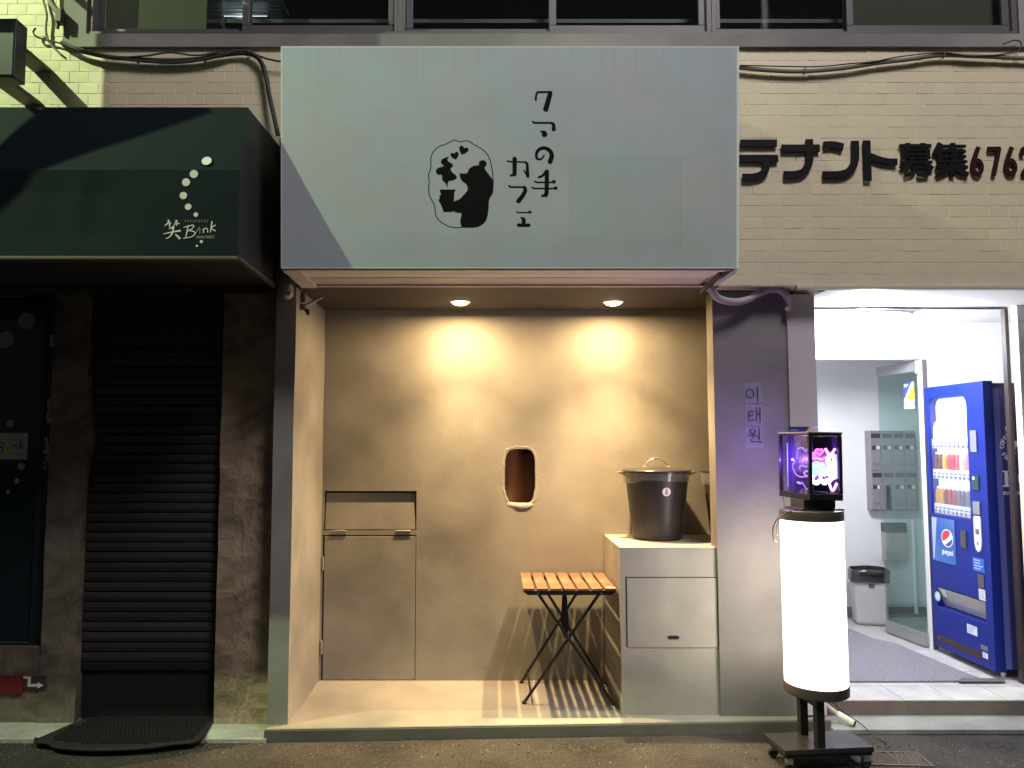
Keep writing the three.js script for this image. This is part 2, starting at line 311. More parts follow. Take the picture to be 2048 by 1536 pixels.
// ---------------------------------------------------------------- downlights
function downlight(x, z, label) {
  const t = thing('downlight', label, 'ceiling lamp', [x, 2.507, z], 0, 'warm ceiling lamps in the cafe alcove');
  part('trim', lathe([[0.054, 0], [0.054, -0.004], [0.066, -0.004], [0.068, 0], [0.068, 0.004]]), white, t);
  const c = LAMP.down.color;
  part('lamp_glow', lathe([[0.052, 0.002], [0.053, -0.006], [0.047, -0.014], [0.028, -0.021], [0, -0.023]], 32), glow([1.0, 0.78, 0.5], 9), t);
  const a = new THREE.RectAreaLight(new THREE.Color().setRGB(...c), LAMP.down.wide, 0.062, 0.062); a.position.set(0, -0.036, 0); a.rotation.x = -Math.PI / 2; t.add(a);
  const s = new THREE.SpotLight(new THREE.Color().setRGB(...c), LAMP.down.beam, 0, 0.90, 1, 2); s.position.set(0, -0.039, 0); s.target.position.set(0, -2, 0.54); t.add(s, s.target);
  s.castShadow = true; s.shadow.radius = 0.8;
}
downlight(-0.188, -0.465, 'round warm downlight in the alcove ceiling, above the hatch side');
downlight(0.782, -0.475, 'round warm downlight in the alcove ceiling, above the counter side');

// ---------------------------------------------------------------- main sign of the cafe
const sign = thing('shop_sign', 'large pale grey box sign with a bear and katakana lettering above the alcove', 'shop sign');
{
  const face = print(2048, 996, (x, w, h) => {
    x.fillStyle = '#a7b4bb'; x.fillRect(0, 0, w, h);
    for (let i = 0; i < 260; i++) { const v = rnd() < 0.5 ? 150 : 178; x.fillStyle = `rgba(${v},${v},${v},0.035)`; x.beginPath(); x.ellipse(rnd() * w, rnd() * h, 60 + rnd() * 260, 30 + rnd() * 120, rnd() * 3, 0, 7); x.fill(); }
    for (let i = 0; i < 340; i++) { x.fillStyle = `rgba(${rnd() < 0.5 ? '90,92,92' : '200,202,200'},${0.02 + rnd() * 0.03})`; x.fillRect(0, rnd() * h, w, 1); }
    for (let i = 0; i < 500; i++) { x.fillStyle = `rgba(${rnd() < 0.5 ? '90,92,92' : '200,202,200'},${0.015 + rnd() * 0.03})`; x.fillRect(rnd() * w, 0, 1, h); }
    speckle(x, 9000, 0.05);
    for (let i = 0; i < 46; i++) { const X = rnd() * w, L = 60 + rnd() * 380, g = x.createLinearGradient(0, 0, 0, L); g.addColorStop(0, `rgba(82,88,84,${0.02 + rnd() * 0.04})`); g.addColorStop(1, 'rgba(82,88,84,0)'); x.fillStyle = g; x.fillRect(X, 0, 2 + rnd() * 9, L); }
    x.fillStyle = 'rgba(132,138,118,0.10)'; x.fillRect((1138 - 562) * 2.248, (315 - 97) * 2.248, 222 * 2.248, 186 * 2.248);       // patch stuck over old lettering
    x.strokeStyle = 'rgba(95,98,90,0.28)'; x.lineWidth = 1.2; x.strokeRect((1138 - 562) * 2.248, (315 - 97) * 2.248, 222 * 2.248, 186 * 2.248);
    x.save(); x.scale(2.248, 2.248); x.translate(840 - 562, 170 - 97); x.scale(1 / 5.12, 1 / 5.12);
    x.fillStyle = x.strokeStyle = '#0b0b0c'; x.lineCap = 'round'; x.lineJoin = 'round';
    const spl = (p, closed) => { const c = new THREE.CatmullRomCurve3(p.map((q) => new THREE.Vector3(q[0], q[1], 0)), closed, 'centripetal').getPoints(p.length * 8); x.beginPath(); c.forEach((q, i) => (i ? x.lineTo(q.x, q.y) : x.moveTo(q.x, q.y))); if (closed) x.closePath(); };
    const line = (p, wd, curve = true) => { x.lineWidth = wd; if (curve && p.length > 2) spl(p, false); else { x.beginPath(); p.forEach((q, i) => (i ? x.lineTo(...q) : x.moveTo(...q))); } x.stroke(); };
    const taper = (p, w0, w1) => { const c = new THREE.CatmullRomCurve3(p.map((q) => new THREE.Vector3(q[0], q[1], 0)), false, 'centripetal').getPoints(40); c.forEach((q, i) => { x.beginPath(); x.arc(q.x, q.y, (w0 + (w1 - w0) * i / 40) / 2, 0, 7); x.fill(); }); };
    spl([[350, 588], [400, 603], [490, 598], [545, 632], [650, 695], [700, 760], [735, 900], [742, 985], [742, 1060], [735, 1130], [700, 1190], [692, 1290], [680, 1370], [650, 1430], [590, 1468], [520, 1478], [430, 1476], [380, 1482], [300, 1470], [215, 1425], [165, 1370], [152, 1300], [140, 1240], [100, 1165], [85, 1090], [92, 1000], [84, 945], [103, 890], [110, 840], [107, 780], [130, 715], [190, 655], [260, 630], [320, 600]], true); x.lineWidth = 9; x.stroke();
    spl([[405, 928], [440, 930], [478, 924], [500, 880], [545, 852], [598, 842], [598, 815], [620, 797], [655, 797], [676, 820], [672, 850], [656, 870], [700, 940], [737, 992], [742, 1060], [735, 1130], [700, 1190], [692, 1290], [680, 1370], [650, 1430], [590, 1468], [520, 1478], [430, 1476], [412, 1440], [410, 1400], [420, 1335], [380, 1330], [335, 1312], [300, 1290], [340, 1219], [400, 1190], [450, 1140], [482, 1100], [480, 1060], [460, 1030], [430, 1010], [412, 980]], true); x.fill();
    x.beginPath(); [[200, 1092], [360, 1092], [357, 1114], [349, 1116], [342, 1230], [331, 1322], [238, 1322], [222, 1268], [194, 1216], [188, 1192], [203, 1182], [192, 1158], [211, 1148], [205, 1114], [200, 1112]].forEach((q, i) => (i ? x.lineTo(...q) : x.moveTo(...q))); x.closePath(); x.fill();
    spl([[278, 1072], [262, 1035], [225, 992], [222, 945], [180, 940], [160, 900], [182, 872], [240, 852], [212, 820], [220, 785], [255, 768], [292, 758], [277, 785], [292, 810], [325, 830], [335, 855], [310, 878], [330, 920], [370, 955], [365, 985], [330, 1000], [290, 1010], [280, 1040]], true); x.fill();
    const heart = (cx, cy, sz, rot) => { x.save(); x.translate(cx, cy); x.rotate(rot); x.scale(sz, sz); x.beginPath(); x.moveTo(0, 1); x.bezierCurveTo(-1.5, 0, -1.1, -1.1, -0.5, -0.85); x.bezierCurveTo(-0.15, -0.8, 0, -0.5, 0, -0.45); x.bezierCurveTo(0, -0.5, 0.15, -0.85, 0.55, -0.85); x.bezierCurveTo(1.2, -0.9, 1.4, 0, 0, 1); x.fill(); x.restore(); };
    heart(354, 748, 40, -0.25); heart(440, 694, 46, 0.35);
    line([[1179, 178], [1183, 130], [1196, 100], [1225, 97]], 21); line([[1200, 98], [1335, 97]], 22, false); taper([[1326, 108], [1304, 190], [1281, 272]], 46, 54);
    line([[1150, 401], [1164, 411], [1335, 411]], 21, false); taper([[1335, 413], [1358, 425], [1362, 478]], 24, 40); taper([[1231, 499], [1262, 508], [1268, 530]], 15, 56);
    taper([[1263, 742], [1252, 762], [1225, 783], [1192, 775], [1184, 735], [1204, 690], [1262, 667], [1320, 694], [1342, 745], [1324, 806]], 14, 50);
    line([[1291, 908], [1290, 1118], [1281, 1148]], 44, false); line([[1245, 1156], [1285, 1150]], 26, false); taper([[1284, 905], [1245, 952], [1208, 966]], 26, 22);
    line([[1168, 1008], [1190, 1018], [1360, 1018]], 17, false); taper([[1362, 1012], [1364, 1013]], 36, 36); line([[1142, 1070], [1160, 1081], [1380, 1081]], 17, false); taper([[1380, 1077], [1383, 1077]], 36, 36);
    line([[891, 799], [908, 807], [1070, 811]], 17, false); taper([[1072, 812], [1090, 830], [1092, 880], [1096, 950]], 22, 36); line([[1060, 900], [1100, 968]], 15, false); line([[963, 778], [962, 930]], 44, false); line([[926, 948], [966, 942]], 24, false);
    line([[906, 1054], [922, 1067], [1058, 1067]], 19, false); taper([[1062, 1070], [1072, 1095], [1048, 1150], [1003, 1208]], 34, 48);
    line([[986, 1319], [1000, 1327], [1118, 1327]], 14, false); taper([[1117, 1322], [1119, 1322]], 30, 30); line([[1032, 1380], [1052, 1390]], 20, false); line([[1054, 1395], [1056, 1450]], 40, false); line([[1002, 1456], [1108, 1456]], 36, false);
    x.restore();
    x.strokeStyle = 'rgba(225,228,226,0.55)'; x.lineWidth = 6; x.strokeRect(3, 3, w - 6, h - 6);
  }, 0.75, { specularIntensity: 0.25 });
  // the face leans out a little at the top
  const X0 = -1.066, X1 = 1.263, Y0 = 2.505, Z0 = 0.48, Y1 = 3.634, Z1 = 0.565, hgt = Math.hypot(Y1 - Y0, Z1 - Z0), lean = Math.atan2(Z1 - Z0, Y1 - Y0);
  const pl = new THREE.PlaneGeometry(X1 - X0, hgt, 90, 44); { const p = pl.attributes.position; for (let i = 0; i < p.count; i++) { const x = p.getX(i), y = p.getY(i), e = Math.min(1, (1.1645 - Math.abs(x)) * 6) * Math.min(1, (hgt / 2 - Math.abs(y)) * 6); p.setZ(i, e * (0.002 + 0.020 * n3(x * 1.7, y * 1.3, 2) + 0.006 * n3(x * 5, y * 2.2, 7))); } pl.computeVertexNormals(); } pl.rotateX(lean); pl.translate((X0 + X1) / 2, (Y0 + Y1) / 2, (Z0 + Z1) / 2 + 0.0125);
  const greyVinyl = mat([0.36, 0.37, 0.36], 0.6), paleFrame = mat([0.6, 0.57, 0.56], 0.5);
  part('face_panel', plain(pl), face, sign);
  const back = new RoundedBoxGeometry(X1 - X0, hgt, 0.02, 1, 0.008); back.rotateX(lean); back.translate((X0 + X1) / 2, (Y0 + Y1) / 2, (Z0 + Z1) / 2);
  part('face_frame', plain(back), greyVinyl, sign);
  for (const x of [X0 + 0.004, X1 - 0.012]) part('side_panel', prism([[0.0, Y0 + 0.02], [Z0 - 0.012, Y0], [Z1 - 0.012, Y1 - 0.006], [0.0, Y1 - 0.04]], 0.008, 'x', x), greyVinyl, sign);
  part('top_panel', prism([[0.0, Y1 - 0.044], [Z1 - 0.012, Y1 - 0.010], [Z1 - 0.012, Y1 - 0.004], [0.0, Y1 - 0.036]], X1 - X0 - 0.03, 'x', X0 + 0.015), greyVinyl, sign);
  part('edge_trim', [bx(X1 - 0.003, X1 + 0.005, Y0, Y0 + 0.004, 0.46, 0.49, 0.001), bar([X1 + 0.002, Y0, Z0 + 0.006], [X1 + 0.002, Y1, Z1 + 0.006], 0.007, 0.018)], mat([0.75, 0.74, 0.76], 0.3), sign);
  // underside: sagging hem of the cloth, the rear rail, gusset and arms
  const hem = new THREE.PlaneGeometry(X1 - X0 - 0.10, 0.20, 60, 8); hem.rotateX(Math.PI / 2); hem.translate((X0 + X1) / 2, 2.503, 0.365);
  { const p = hem.attributes.position; for (let i = 0; i < p.count; i++) { const x = p.getX(i), z = p.getZ(i), t = (0.465 - z) / 0.2; p.setY(i, 2.501 + 0.008 * t + 0.016 * n3(x * 2.2, z * 6, 1) * (0.3 + t) - (t > 0.42 && t < 0.58 ? 0.006 : 0)); } hem.computeVertexNormals(); }
  part('cloth_hem', uvm(hem), mat([0.74, 0.70, 0.68], 0.8), sign);
  part('bottom_rail', [bx(X0 + 0.03, X1 - 0.03, 2.498, 2.512, 0.455, 0.478, 0.003)], paleFrame, sign);
  part('rear_rail', [bx(-1.08, 1.26, 2.506, 2.535, 0.155, 0.262, 0.004), bx(-1.08, 1.26, 2.502, 2.54, 0.02, 0.05, 0.003)], mat([0.55, 0.50, 0.50], 0.6), sign);
  part('rear_apron', [bx(-1.08, 1.26, 2.514, 2.520, 0.0505, 0.1545, 0)], mat([0.5, 0.46, 0.46], 0.7), sign);
  part('gusset', prism([[0.475, 2.497], [0.475, 2.505], [0.10, 2.525], [0.06, 2.49]], 0.085, 'x', X0 + 0.004), paleFrame, sign);
  part('arm', [bar([1.262, 2.505, 0.45], [1.262, 2.50, 0.10], 0.03, 0.012)], paleFrame, sign);
  part('arm', [bar([1.20, 2.50, 0.42], [1.185, 2.46, 0.10], 0.02, 0.02)], black, sign);
}
{
  const t = thing('awning_bracket', 'broken cream plastic bracket arm in the upper corner of the alcove beside the narrow pier', 'bracket');
  part('arm', [bar([-1.09, 2.415, -0.10], [-0.985, 2.475, -0.12], 0.016, 0.014)], pvcCream, t);
  part('mount', [bx(-1.112, -1.08, 2.395, 2.425, -0.13, -0.08), bx(-1.11, -1.085, 2.44, 2.50, -0.12, -0.10)], mat([0.14, 0.12, 0.11], 0.7), t);
  part('clip', [bar([-1.085, 2.40, -0.09], [-1.062, 2.365, -0.09], 0.012, 0.01), bx(-1.07, -1.055, 2.36, 2.395, -0.095, -0.08)], blackMatt, t);
}

// ---------------------------------------------------------------- tiled upper wall
const TP = 0.1137, TH = 0.0668;
const tileG = [0, 1, 2].map((k) => { const g = new RoundedBoxGeometry(0.1098, 0.0640, 0.010, 1, 0.0018); const p = g.attributes.position; g.rotateX([0.004, -0.005, 0.001][k]); g.rotateY([0.006, -0.004, 0.010][k]); return uvm(g); });
function tiledWall(label, x0, x1, y0, y1, z, limit, inView) {
  const t = thing('tiled_wall', label, 'wall', [x0, y0, z]);
  part('backing', bx(0, x1 - x0, 0, y1 - y0, -0.2, 0.0034, 0), grout, t);
  const spare = []; let n = 0, row = 0;
  for (let y = TH / 2; y < y1 - y0 - 0.02; y += TH, row++) for (let x = (row % 2) * TP / 2 + TP * 0.3; x < x1 - x0; x += TP) {
    const wx = x0 + x, wy = y0 + y, seen = inView(wx, wy);
    if (x - TP / 2 < -0.01 || x + TP / 2 > x1 - x0 + 0.01) continue;
    const k = Math.floor(rnd() * 3), m = tileM[Math.floor(rnd() * 4)], dz = rr(-0.0007, 0.0007);
    if (seen && n < limit) { const o = part('tile', tileG[k], m, t); o.position.set(x, y, dz); n++; }
    else { const g = tileG[k].clone(); g.translate(x, y, dz); spare.push(g); }
  }
  if (spare.length) stuffOf(part('tiles', spare, tileM[0], t));
  return t;
}
tiledWall('beige glazed tile wall right of the sign, behind the black raised lettering', 1.20, 3.95, 2.515, 3.93, -0.005, 300, (x, y) => x > 1.38 && x < 3.17 && y < 3.93 && (y < 3.56 || x > 1.4));
tiledWall('beige tile wall above the dark green awning, lit yellow at one end and crossed by cables', -4.2, 1.20, 3.25, 3.93, -0.005, 300, (x, y) => x < -1.02 && x > -3.05);
{
  const t = thing('building_wall', 'grey rendered wall band around the upper windows', 'wall');
  part('sill_band', lumpyBox(-2.50, 3.95, 3.925, 4.003, -0.2, 0.022, 0.003, 3, 1, 0.3), render_, t);
  part('jamb', lumpyBox(-2.50, -2.365, 4.003, 5.6, -0.2, 0.022, 0.003, 3, 2, 0.2), render_, t);
  part('jamb', bx(3.10, 3.95, 4.003, 5.6, -0.2, 0.020, 0), render_, t);
  part('lintel', bx(-2.365, 3.10, 5.35, 5.6, -0.2, 0.02, 0), render_, t);
  part('upper_wall', bx(-4.2, -2.50, 3.93, 5.6, -0.2, -0.0016, 0), grout, t);
  const spare = [], tiles = []; let row = 0;
  for (let y = 3.93 + TH / 2; y < 5.5; y += TH, row++) for (let x = -2.50 - TP * (row % 2 ? 0.5 : 1.0); x > -4.2; x -= TP) {
    const k = Math.floor(rnd() * 3);
    if (y < 4.3 && x > -3.1) { const o = part('tile', tileG[k], tileM[Math.floor(rnd() * 4)], t); o.position.set(x, y, -0.005); }
    else { const g = tileG[k].clone(); g.translate(x, y, -0.005); spare.push(g); }
  }
  stuffOf(part('tiles', spare, tileM[1], t));
  part('side_wall', bx(-4.3, 5.0, 2.6, 5.6, -3.2, -3.0, 0), blackMatt, t);
  part('roof', bx(-4.3, 5.0, 5.6, 5.8, -3.2, 0.1, 0), render_, t);
}
// ---------------------------------------------------------------- upper windows and the dark rooms behind
function slidingWindow(label, x0, x1, split, leftOut, blinds) {
  const t = thing('sliding_window', label, 'window', [0, 4.003, 0], 0);
  const T = 1.34;
  part('frame', [bx(x0, x1, 0, 0.022, -0.10, 0.012, 0.003), bx(x0, x0 + 0.03, 0.022, T, -0.10, 0.008, 0.003), bx(x1 - 0.03, x1, 0.022, T, -0.10, 0.008, 0.003), bx(x0, x1, T, T + 0.04, -0.10, 0.012, 0.003)], aluminium, t);
  for (const [a, b, z] of [[x0 + 0.03, split + 0.02, leftOut ? -0.03 : -0.07], [split - 0.02, x1 - 0.03, leftOut ? -0.07 : -0.03]]) {
    const s = part('sash', [bx(a, b, 0.023, 0.075, z - 0.012, z + 0.012, 0.003), bx(a, a + 0.04, 0.0755, T - 0.05, z - 0.012, z + 0.012, 0.003), bx(b - 0.04, b, 0.0755, T - 0.05, z - 0.012, z + 0.012, 0.003), bx(a, b, T - 0.05, T - 0.002, z - 0.012, z + 0.012, 0.003)], aluminium, t);
    part('pane', bx(a + 0.041, b - 0.041, 0.0765, T - 0.051, z - 0.001, z + 0.001, 0), darkGlass, s);
  }
  part('inner_sill', bx(x0, x1, 0.185, 0.212, -0.24, -0.19, 0.003), aluminiumDull, t);
  for (const [a, b] of blinds) part('blind', bx(a, b, 0.03, T, -0.135, -0.128, 0), blindOlive, t, 'olive board behind the glass');
}
slidingWindow('upper sliding window with an olive board and a reflected tube light built behind it', -2.365, -0.530, -1.445, false, [[-2.33, -1.72]]);
slidingWindow('dark upper sliding window right above the pale sign', -0.530, 1.303, 0.372, false, []);
slidingWindow('upper sliding window above the black raised lettering, brown at one end', 1.303, 3.10, 2.13, false, [[2.2, 3.05]]);
{
  const t = thing('reflected_lamp', 'three glowing tubes behind the upper window, in place of a reflection in its glass', 'ceiling lamp', [-1.61, 4.40, -0.52]);  // a lamp reflected in the glass, built as glowing tubes inside the room
  part('housing', bx(-0.34, 0.26, 0.07, 0.09, -0.10, 0.10, 0.004), mat([0.10, 0.10, 0.11], 0.5), t);
  for (let k = 0; k < 3; k++) part('reflected_lamp_tube', [rod([-0.145 + 0.012 * k, 0.03 - 0.03 * k, 0.02 * k], [0.14 + 0.004 * k, 0.03 - 0.03 * k, 0.02 * k], 0.0085)], glow([0.85, 0.93, 1.0], 1.7), t);
  for (let k = 0; k < 6; k++) part('louvre', bx(-0.34, 0.26, 0.055 - 0.024 * k, 0.057 - 0.024 * k, 0.07, 0.10, 0), mat([0.12, 0.12, 0.13], 0.4), t);
  const l = new THREE.PointLight(new THREE.Color().setRGB(0.85, 0.93, 1.0), 0.05); l.position.set(0, -0.05, 0.12); t.add(l);
}

// ---------------------------------------------------------------- raised lettering on the tile wall
{
  const t = thing('raised_lettering', 'black raised katakana and kanji lettering followed by dark red digits on the tile wall', 'sign', [1.448, 3.366, 0.010]);
  const ink = mat([0.005, 0.005, 0.008], 0.6, { specularIntensity: 0.35 }), red = mat([0.030, 0.006, 0.008], 0.6, { specularIntensity: 0.35 }), D = 0.013;
  const A = (X, Y) => [(X / 6.827) * 0.002885, -(Y / 6.827 - 20) * 0.00296], B = (X, Y) => [(300 + X / 7.642) * 0.002885, -(Y / 7.642 - 20) * 0.00296];
  const ra = (x0, x1, y0, y1, z) => { const a = A(x0, y1), b = A(x1, y0); return rectRibbon(a[0], b[0], a[1], b[1], D, z); };
  const rb = (x0, x1, y0, y1, z) => { const a = B(x0, y1), b = B(x1, y0); return rectRibbon(a[0], b[0], a[1], b[1], D, z); };
  const sa = (p, w, z) => ribbon(p.map((q) => A(...q)), (w / 6.827) * 0.0029, D, z), sb = (p, w, z, c) => ribbon(p.map((q) => B(...q)), (w / 7.642) * 0.0029, D, z, true, c);
  const ch = (geos, m, label) => part('character', geos, m, t, label);
  ch([ra(8, 505, 132, 228, 0), ra(-8, 516, 340, 437, 0), sa([[350, 425], [350, 500], [312, 585], [235, 630], [140, 645], [24, 645]], 98, 0.0006)], ink);
  ch([ra(570, 1090, 200, 298, 0), sa([[950, 126], [950, 350], [925, 480], [850, 575], [735, 608], [590, 612]], 98, 0.0006)], ink);
  part('stroke', sa([[1146, 205], [1275, 202], [1415, 232]], 96, 0), ink, ch([sa([[1577, 148], [1577, 330], [1550, 470], [1470, 570], [1350, 608], [1125, 612]], 98, 0.0006)], ink));
  ch([ra(1688, 1785, 143, 690, 0), sa([[1770, 355], [1890, 402], [2010, 430], [2144, 437]], 88, 0.0006)], ink);
  ch([rb(155, 640, 216, 268, 0), rb(245, 315, 200, 289, 0.0006), rb(470, 550, 200, 289, 0.0006), rb(180, 262, 290, 442, 0), rb(545, 616, 290, 442, 0), rb(262, 545, 290, 328, 0.0003), rb(262, 545, 350, 390, 0.0003), rb(262, 545, 411, 442, 0.0003), rb(165, 645, 471, 516, 0), sb([[345, 428], [300, 520], [165, 598]], 62, 0.0006), sb([[530, 500], [650, 596]], 58, 0.0009), rb(330, 600, 556, 596, 0.0003), sb([[400, 540], [350, 640], [215, 690]], 52, 0.0012), sb([[580, 575], [565, 680], [410, 684]], 46, 0.0015)], ink);
  ch([rb(726, 806, 270, 502, 0), sb([[780, 202], [690, 372]], 74, 0.0006), rb(806, 1170, 226, 266, 0.0003), rb(806, 1165, 306, 346, 0.0003), rb(806, 1165, 386, 426, 0.0003), rb(806, 1176, 462, 502, 0.0003), rb(935, 1006, 200, 500, 0.0006), rb(698, 1186, 542, 590, 0.0), rb(905, 985, 503, 700, 0.0009), sb([[905, 588], [820, 645], [700, 680]], 62, 0.0012), sb([[985, 588], [1070, 645], [1188, 680]], 62, 0.0015)], ink);
  const six = (o) => [sb([[1365 + o, 262], [1320 + o, 370], [1272 + o, 500]], 58, 0), (() => { const p = []; for (let i = 0; i < 30; i++) { const a = (i / 30) * Math.PI * 2; p.push([1331 + o + 68 * Math.cos(a), 567 + 104 * Math.sin(a)]); } const s = new THREE.Shape(p.map((q) => new THREE.Vector2(...B(1331 + o + (q[0] - 1331 - o) * 1.4, 567 + (q[1] - 567) * 1.28)))); s.holes.push(new THREE.Path(p.map((q) => new THREE.Vector2(...B(1331 + o + (q[0] - 1331 - o) * 0.62, 567 + (q[1] - 567) * 0.6))))); const g = new THREE.ExtrudeGeometry(s, { depth: D, bevelEnabled: false }); g.translate(0, 0, 0.0006); return plain(g); })()];
  ch(six(0), red); ch([rb(1505, 1700, 256, 322, 0), sb([[1680, 280], [1630, 480], [1578, 690]], 58, 0.0006)], red); ch(six(512), red);
  ch([sb([[2030, 380], [2050, 290], [2110, 265], [2180, 300], [2185, 400], [2100, 560], [2030, 660]], 58, 0), rb(2010, 2210, 630, 692, 0.0006)], red);
  for (const x of [0.16, 0.33, 0.42, 0.72, 1.02, 1.21]) part('standoff_pin', rod([x, -0.1, 0.002], [x, -0.1, -0.012], 0.003, 6), steel, t);
}

// ---------------------------------------------------------------- cables along the upper wall
single('cable', 'thick taped cable bundle sagging along the tile wall above the dark green awning', 'cable', [
  tube([[-2.50, 3.945, 0.03], [-2.40, 3.90, 0.035], [-2.24, 3.862, 0.03], [-2.06, 3.845, 0.03], [-1.88, 3.838, 0.03], [-1.70, 3.845, 0.03], [-1.55, 3.872, 0.03], [-1.42, 3.88, 0.03], [-1.35, 3.85, 0.035], [-1.305, 3.76, 0.04], [-1.275, 3.62, 0.05], [-1.245, 3.50, 0.06], [-1.22, 3.38, 0.05]], 0.0135, 90),
  tube([[-2.50, 3.95, 0.02], [-2.30, 3.868, 0.05], [-2.1, 3.835, 0.045], [-1.8, 3.82, 0.04], [-1.6, 3.85, 0.045], [-1.43, 3.89, 0.04], [-1.33, 3.83, 0.05], [-1.29, 3.70, 0.055], [-1.235, 3.45, 0.065]], 0.008, 80),
  tube([[-1.40, 3.885, 0.045], [-1.30, 3.84, 0.05], [-1.20, 3.82, 0.05], [-1.08, 3.82, 0.05]], 0.006, 30),
  ...[-2.05, -1.66, -1.40, -1.31].map((x, i) => { const g = new THREE.TorusGeometry(0.017, 0.004, 6, 12); g.rotateY(Math.PI / 2); g.translate(x, [3.84, 3.842, 3.88, 3.79][i], 0.033); return plain(g); }),
], cableDark);
single('cable', 'thin black cable end curling up on the yellow lit tiles', 'cable', [tube([[-2.655, 4.035, 0.03], [-2.668, 4.01, 0.03], [-2.652, 3.985, 0.03], [-2.60, 3.968, 0.02], [-2.545, 3.955, 0.02], [-2.48, 3.935, 0.03], [-2.38, 3.90, 0.05], [-2.26, 3.85, 0.052], [-2.0, 3.855, 0.05], [-1.86, 3.875, 0.05], [-1.7, 3.858, 0.05], [-1.50, 3.895, 0.05]], 0.0055, 90)], cableDark);
single('cable', 'thin pale cable running up the yellow lit tiles', 'cable', [tube([[-2.64, 4.5, 0.02], [-2.625, 4.22, 0.02], [-2.60, 4.12, 0.02], [-2.60, 4.02, 0.02], [-2.585, 3.965, 0.015], [-2.55, 3.92, 0.012], [-2.505, 3.88, 0.01]], 0.0065, 40)], mat([0.22, 0.24, 0.13], 0.7));
single('cable', 'brown taped cable along the tile wall above the raised lettering', 'cable', [
  tube([[1.25, 3.80, 0.03], [1.45, 3.793, 0.03], [1.62, 3.778, 0.03], [1.82, 3.772, 0.03], [2.05, 3.790, 0.03], [2.26, 3.822, 0.03], [2.45, 3.845, 0.03], [2.62, 3.868, 0.03], [2.85, 3.862, 0.03], [3.15, 3.85, 0.03], [3.6, 3.85, 0.03]], 0.0125, 100),
  ...[1.83, 2.64].map((x) => { const g = new THREE.TorusGeometry(0.016, 0.004, 6, 12); g.rotateY(Math.PI / 2); g.translate(x, x < 2 ? 3.772 : 3.868, 0.03); return plain(g); })], tapeBrown);
single('cable', 'thin dark wire tied above the brown taped cable', 'cable', [tube([[1.45, 3.80, 0.046], [1.9, 3.793, 0.046], [2.1, 3.812, 0.045], [2.22, 3.822, 0.046], [2.4, 3.856, 0.045], [2.64, 3.876, 0.046], [2.78, 3.858, 0.046], [3.0, 3.87, 0.046], [3.07, 3.89, 0.05], [3.085, 3.935, 0.05], [3.05, 3.95, 0.05], [2.98, 3.925, 0.05]], 0.004, 100)], cableDark);
{
  const t = thing('drain_bracket', 'grey pipe stub and clamp at the corner of the upper window wall', 'pipe');
  part('pipe', tube([[-2.60, 4.40, 0.05], [-2.575, 4.22, 0.05], [-2.545, 4.155, 0.05], [-2.51, 4.11, 0.05]], 0.018, 24), mat([0.22, 0.21, 0.22], 0.6), t);
  part('clamp', [bx(-2.52, -2.485, 4.05, 4.13, 0.02, 0.075), rod([-2.515, 4.05, 0.05], [-2.515, 4.02, 0.05], 0.01)], mat([0.10, 0.09, 0.10], 0.6), t);
}
{ // grey corrugated hose under the right end of the sign
  const pts = [[1.20, 2.512, 0.10], [1.25, 2.475, 0.07], [1.31, 2.442, 0.0], [1.40, 2.428, -0.03], [1.48, 2.440, -0.05], [1.55, 2.475, -0.06], [1.62, 2.505, -0.06], [1.69, 2.500, -0.06], [1.735, 2.455, -0.07], [1.75, 2.405, -0.08], [1.735, 2.385, -0.09]];
  const g = new THREE.TubeGeometry(new THREE.CatmullRomCurve3(pts.map((p) => new THREE.Vector3(...p))), 220, 0.021, 12);
  single('hose', 'grey taped hose curving in an S below the right end of the sign', 'hose', uvm(g), pvcGrey);
}
{
  const t = thing('conduit', 'cream cable boot and conduit hanging beside the narrow pier under the sign corner', 'conduit');
  part('boot', [uvm(new THREE.CapsuleGeometry(0.032, 0.035, 6, 16).translate(-1.145, 2.475, 0.06)), sphere(0.012, -1.125, 2.452, 0.09)], pvcCream, t);
  part('conduit_arm', tube([[-1.165, 2.58, 0.05], [-1.178, 2.52, 0.055], [-1.195, 2.465, 0.06], [-1.19, 2.43, 0.06], [-1.165, 2.41, 0.06]], 0.011, 30), mat([0.22, 0.20, 0.16], 0.6), t);
  part('cord', tube([[-1.20, 3.36, 0.06], [-1.185, 3.1, 0.08], [-1.18, 2.8, 0.08], [-1.20, 2.6, 0.07], [-1.205, 2.5, 0.06], [-1.215, 2.44, 0.05]], 0.008, 40), cableDark, t);
}

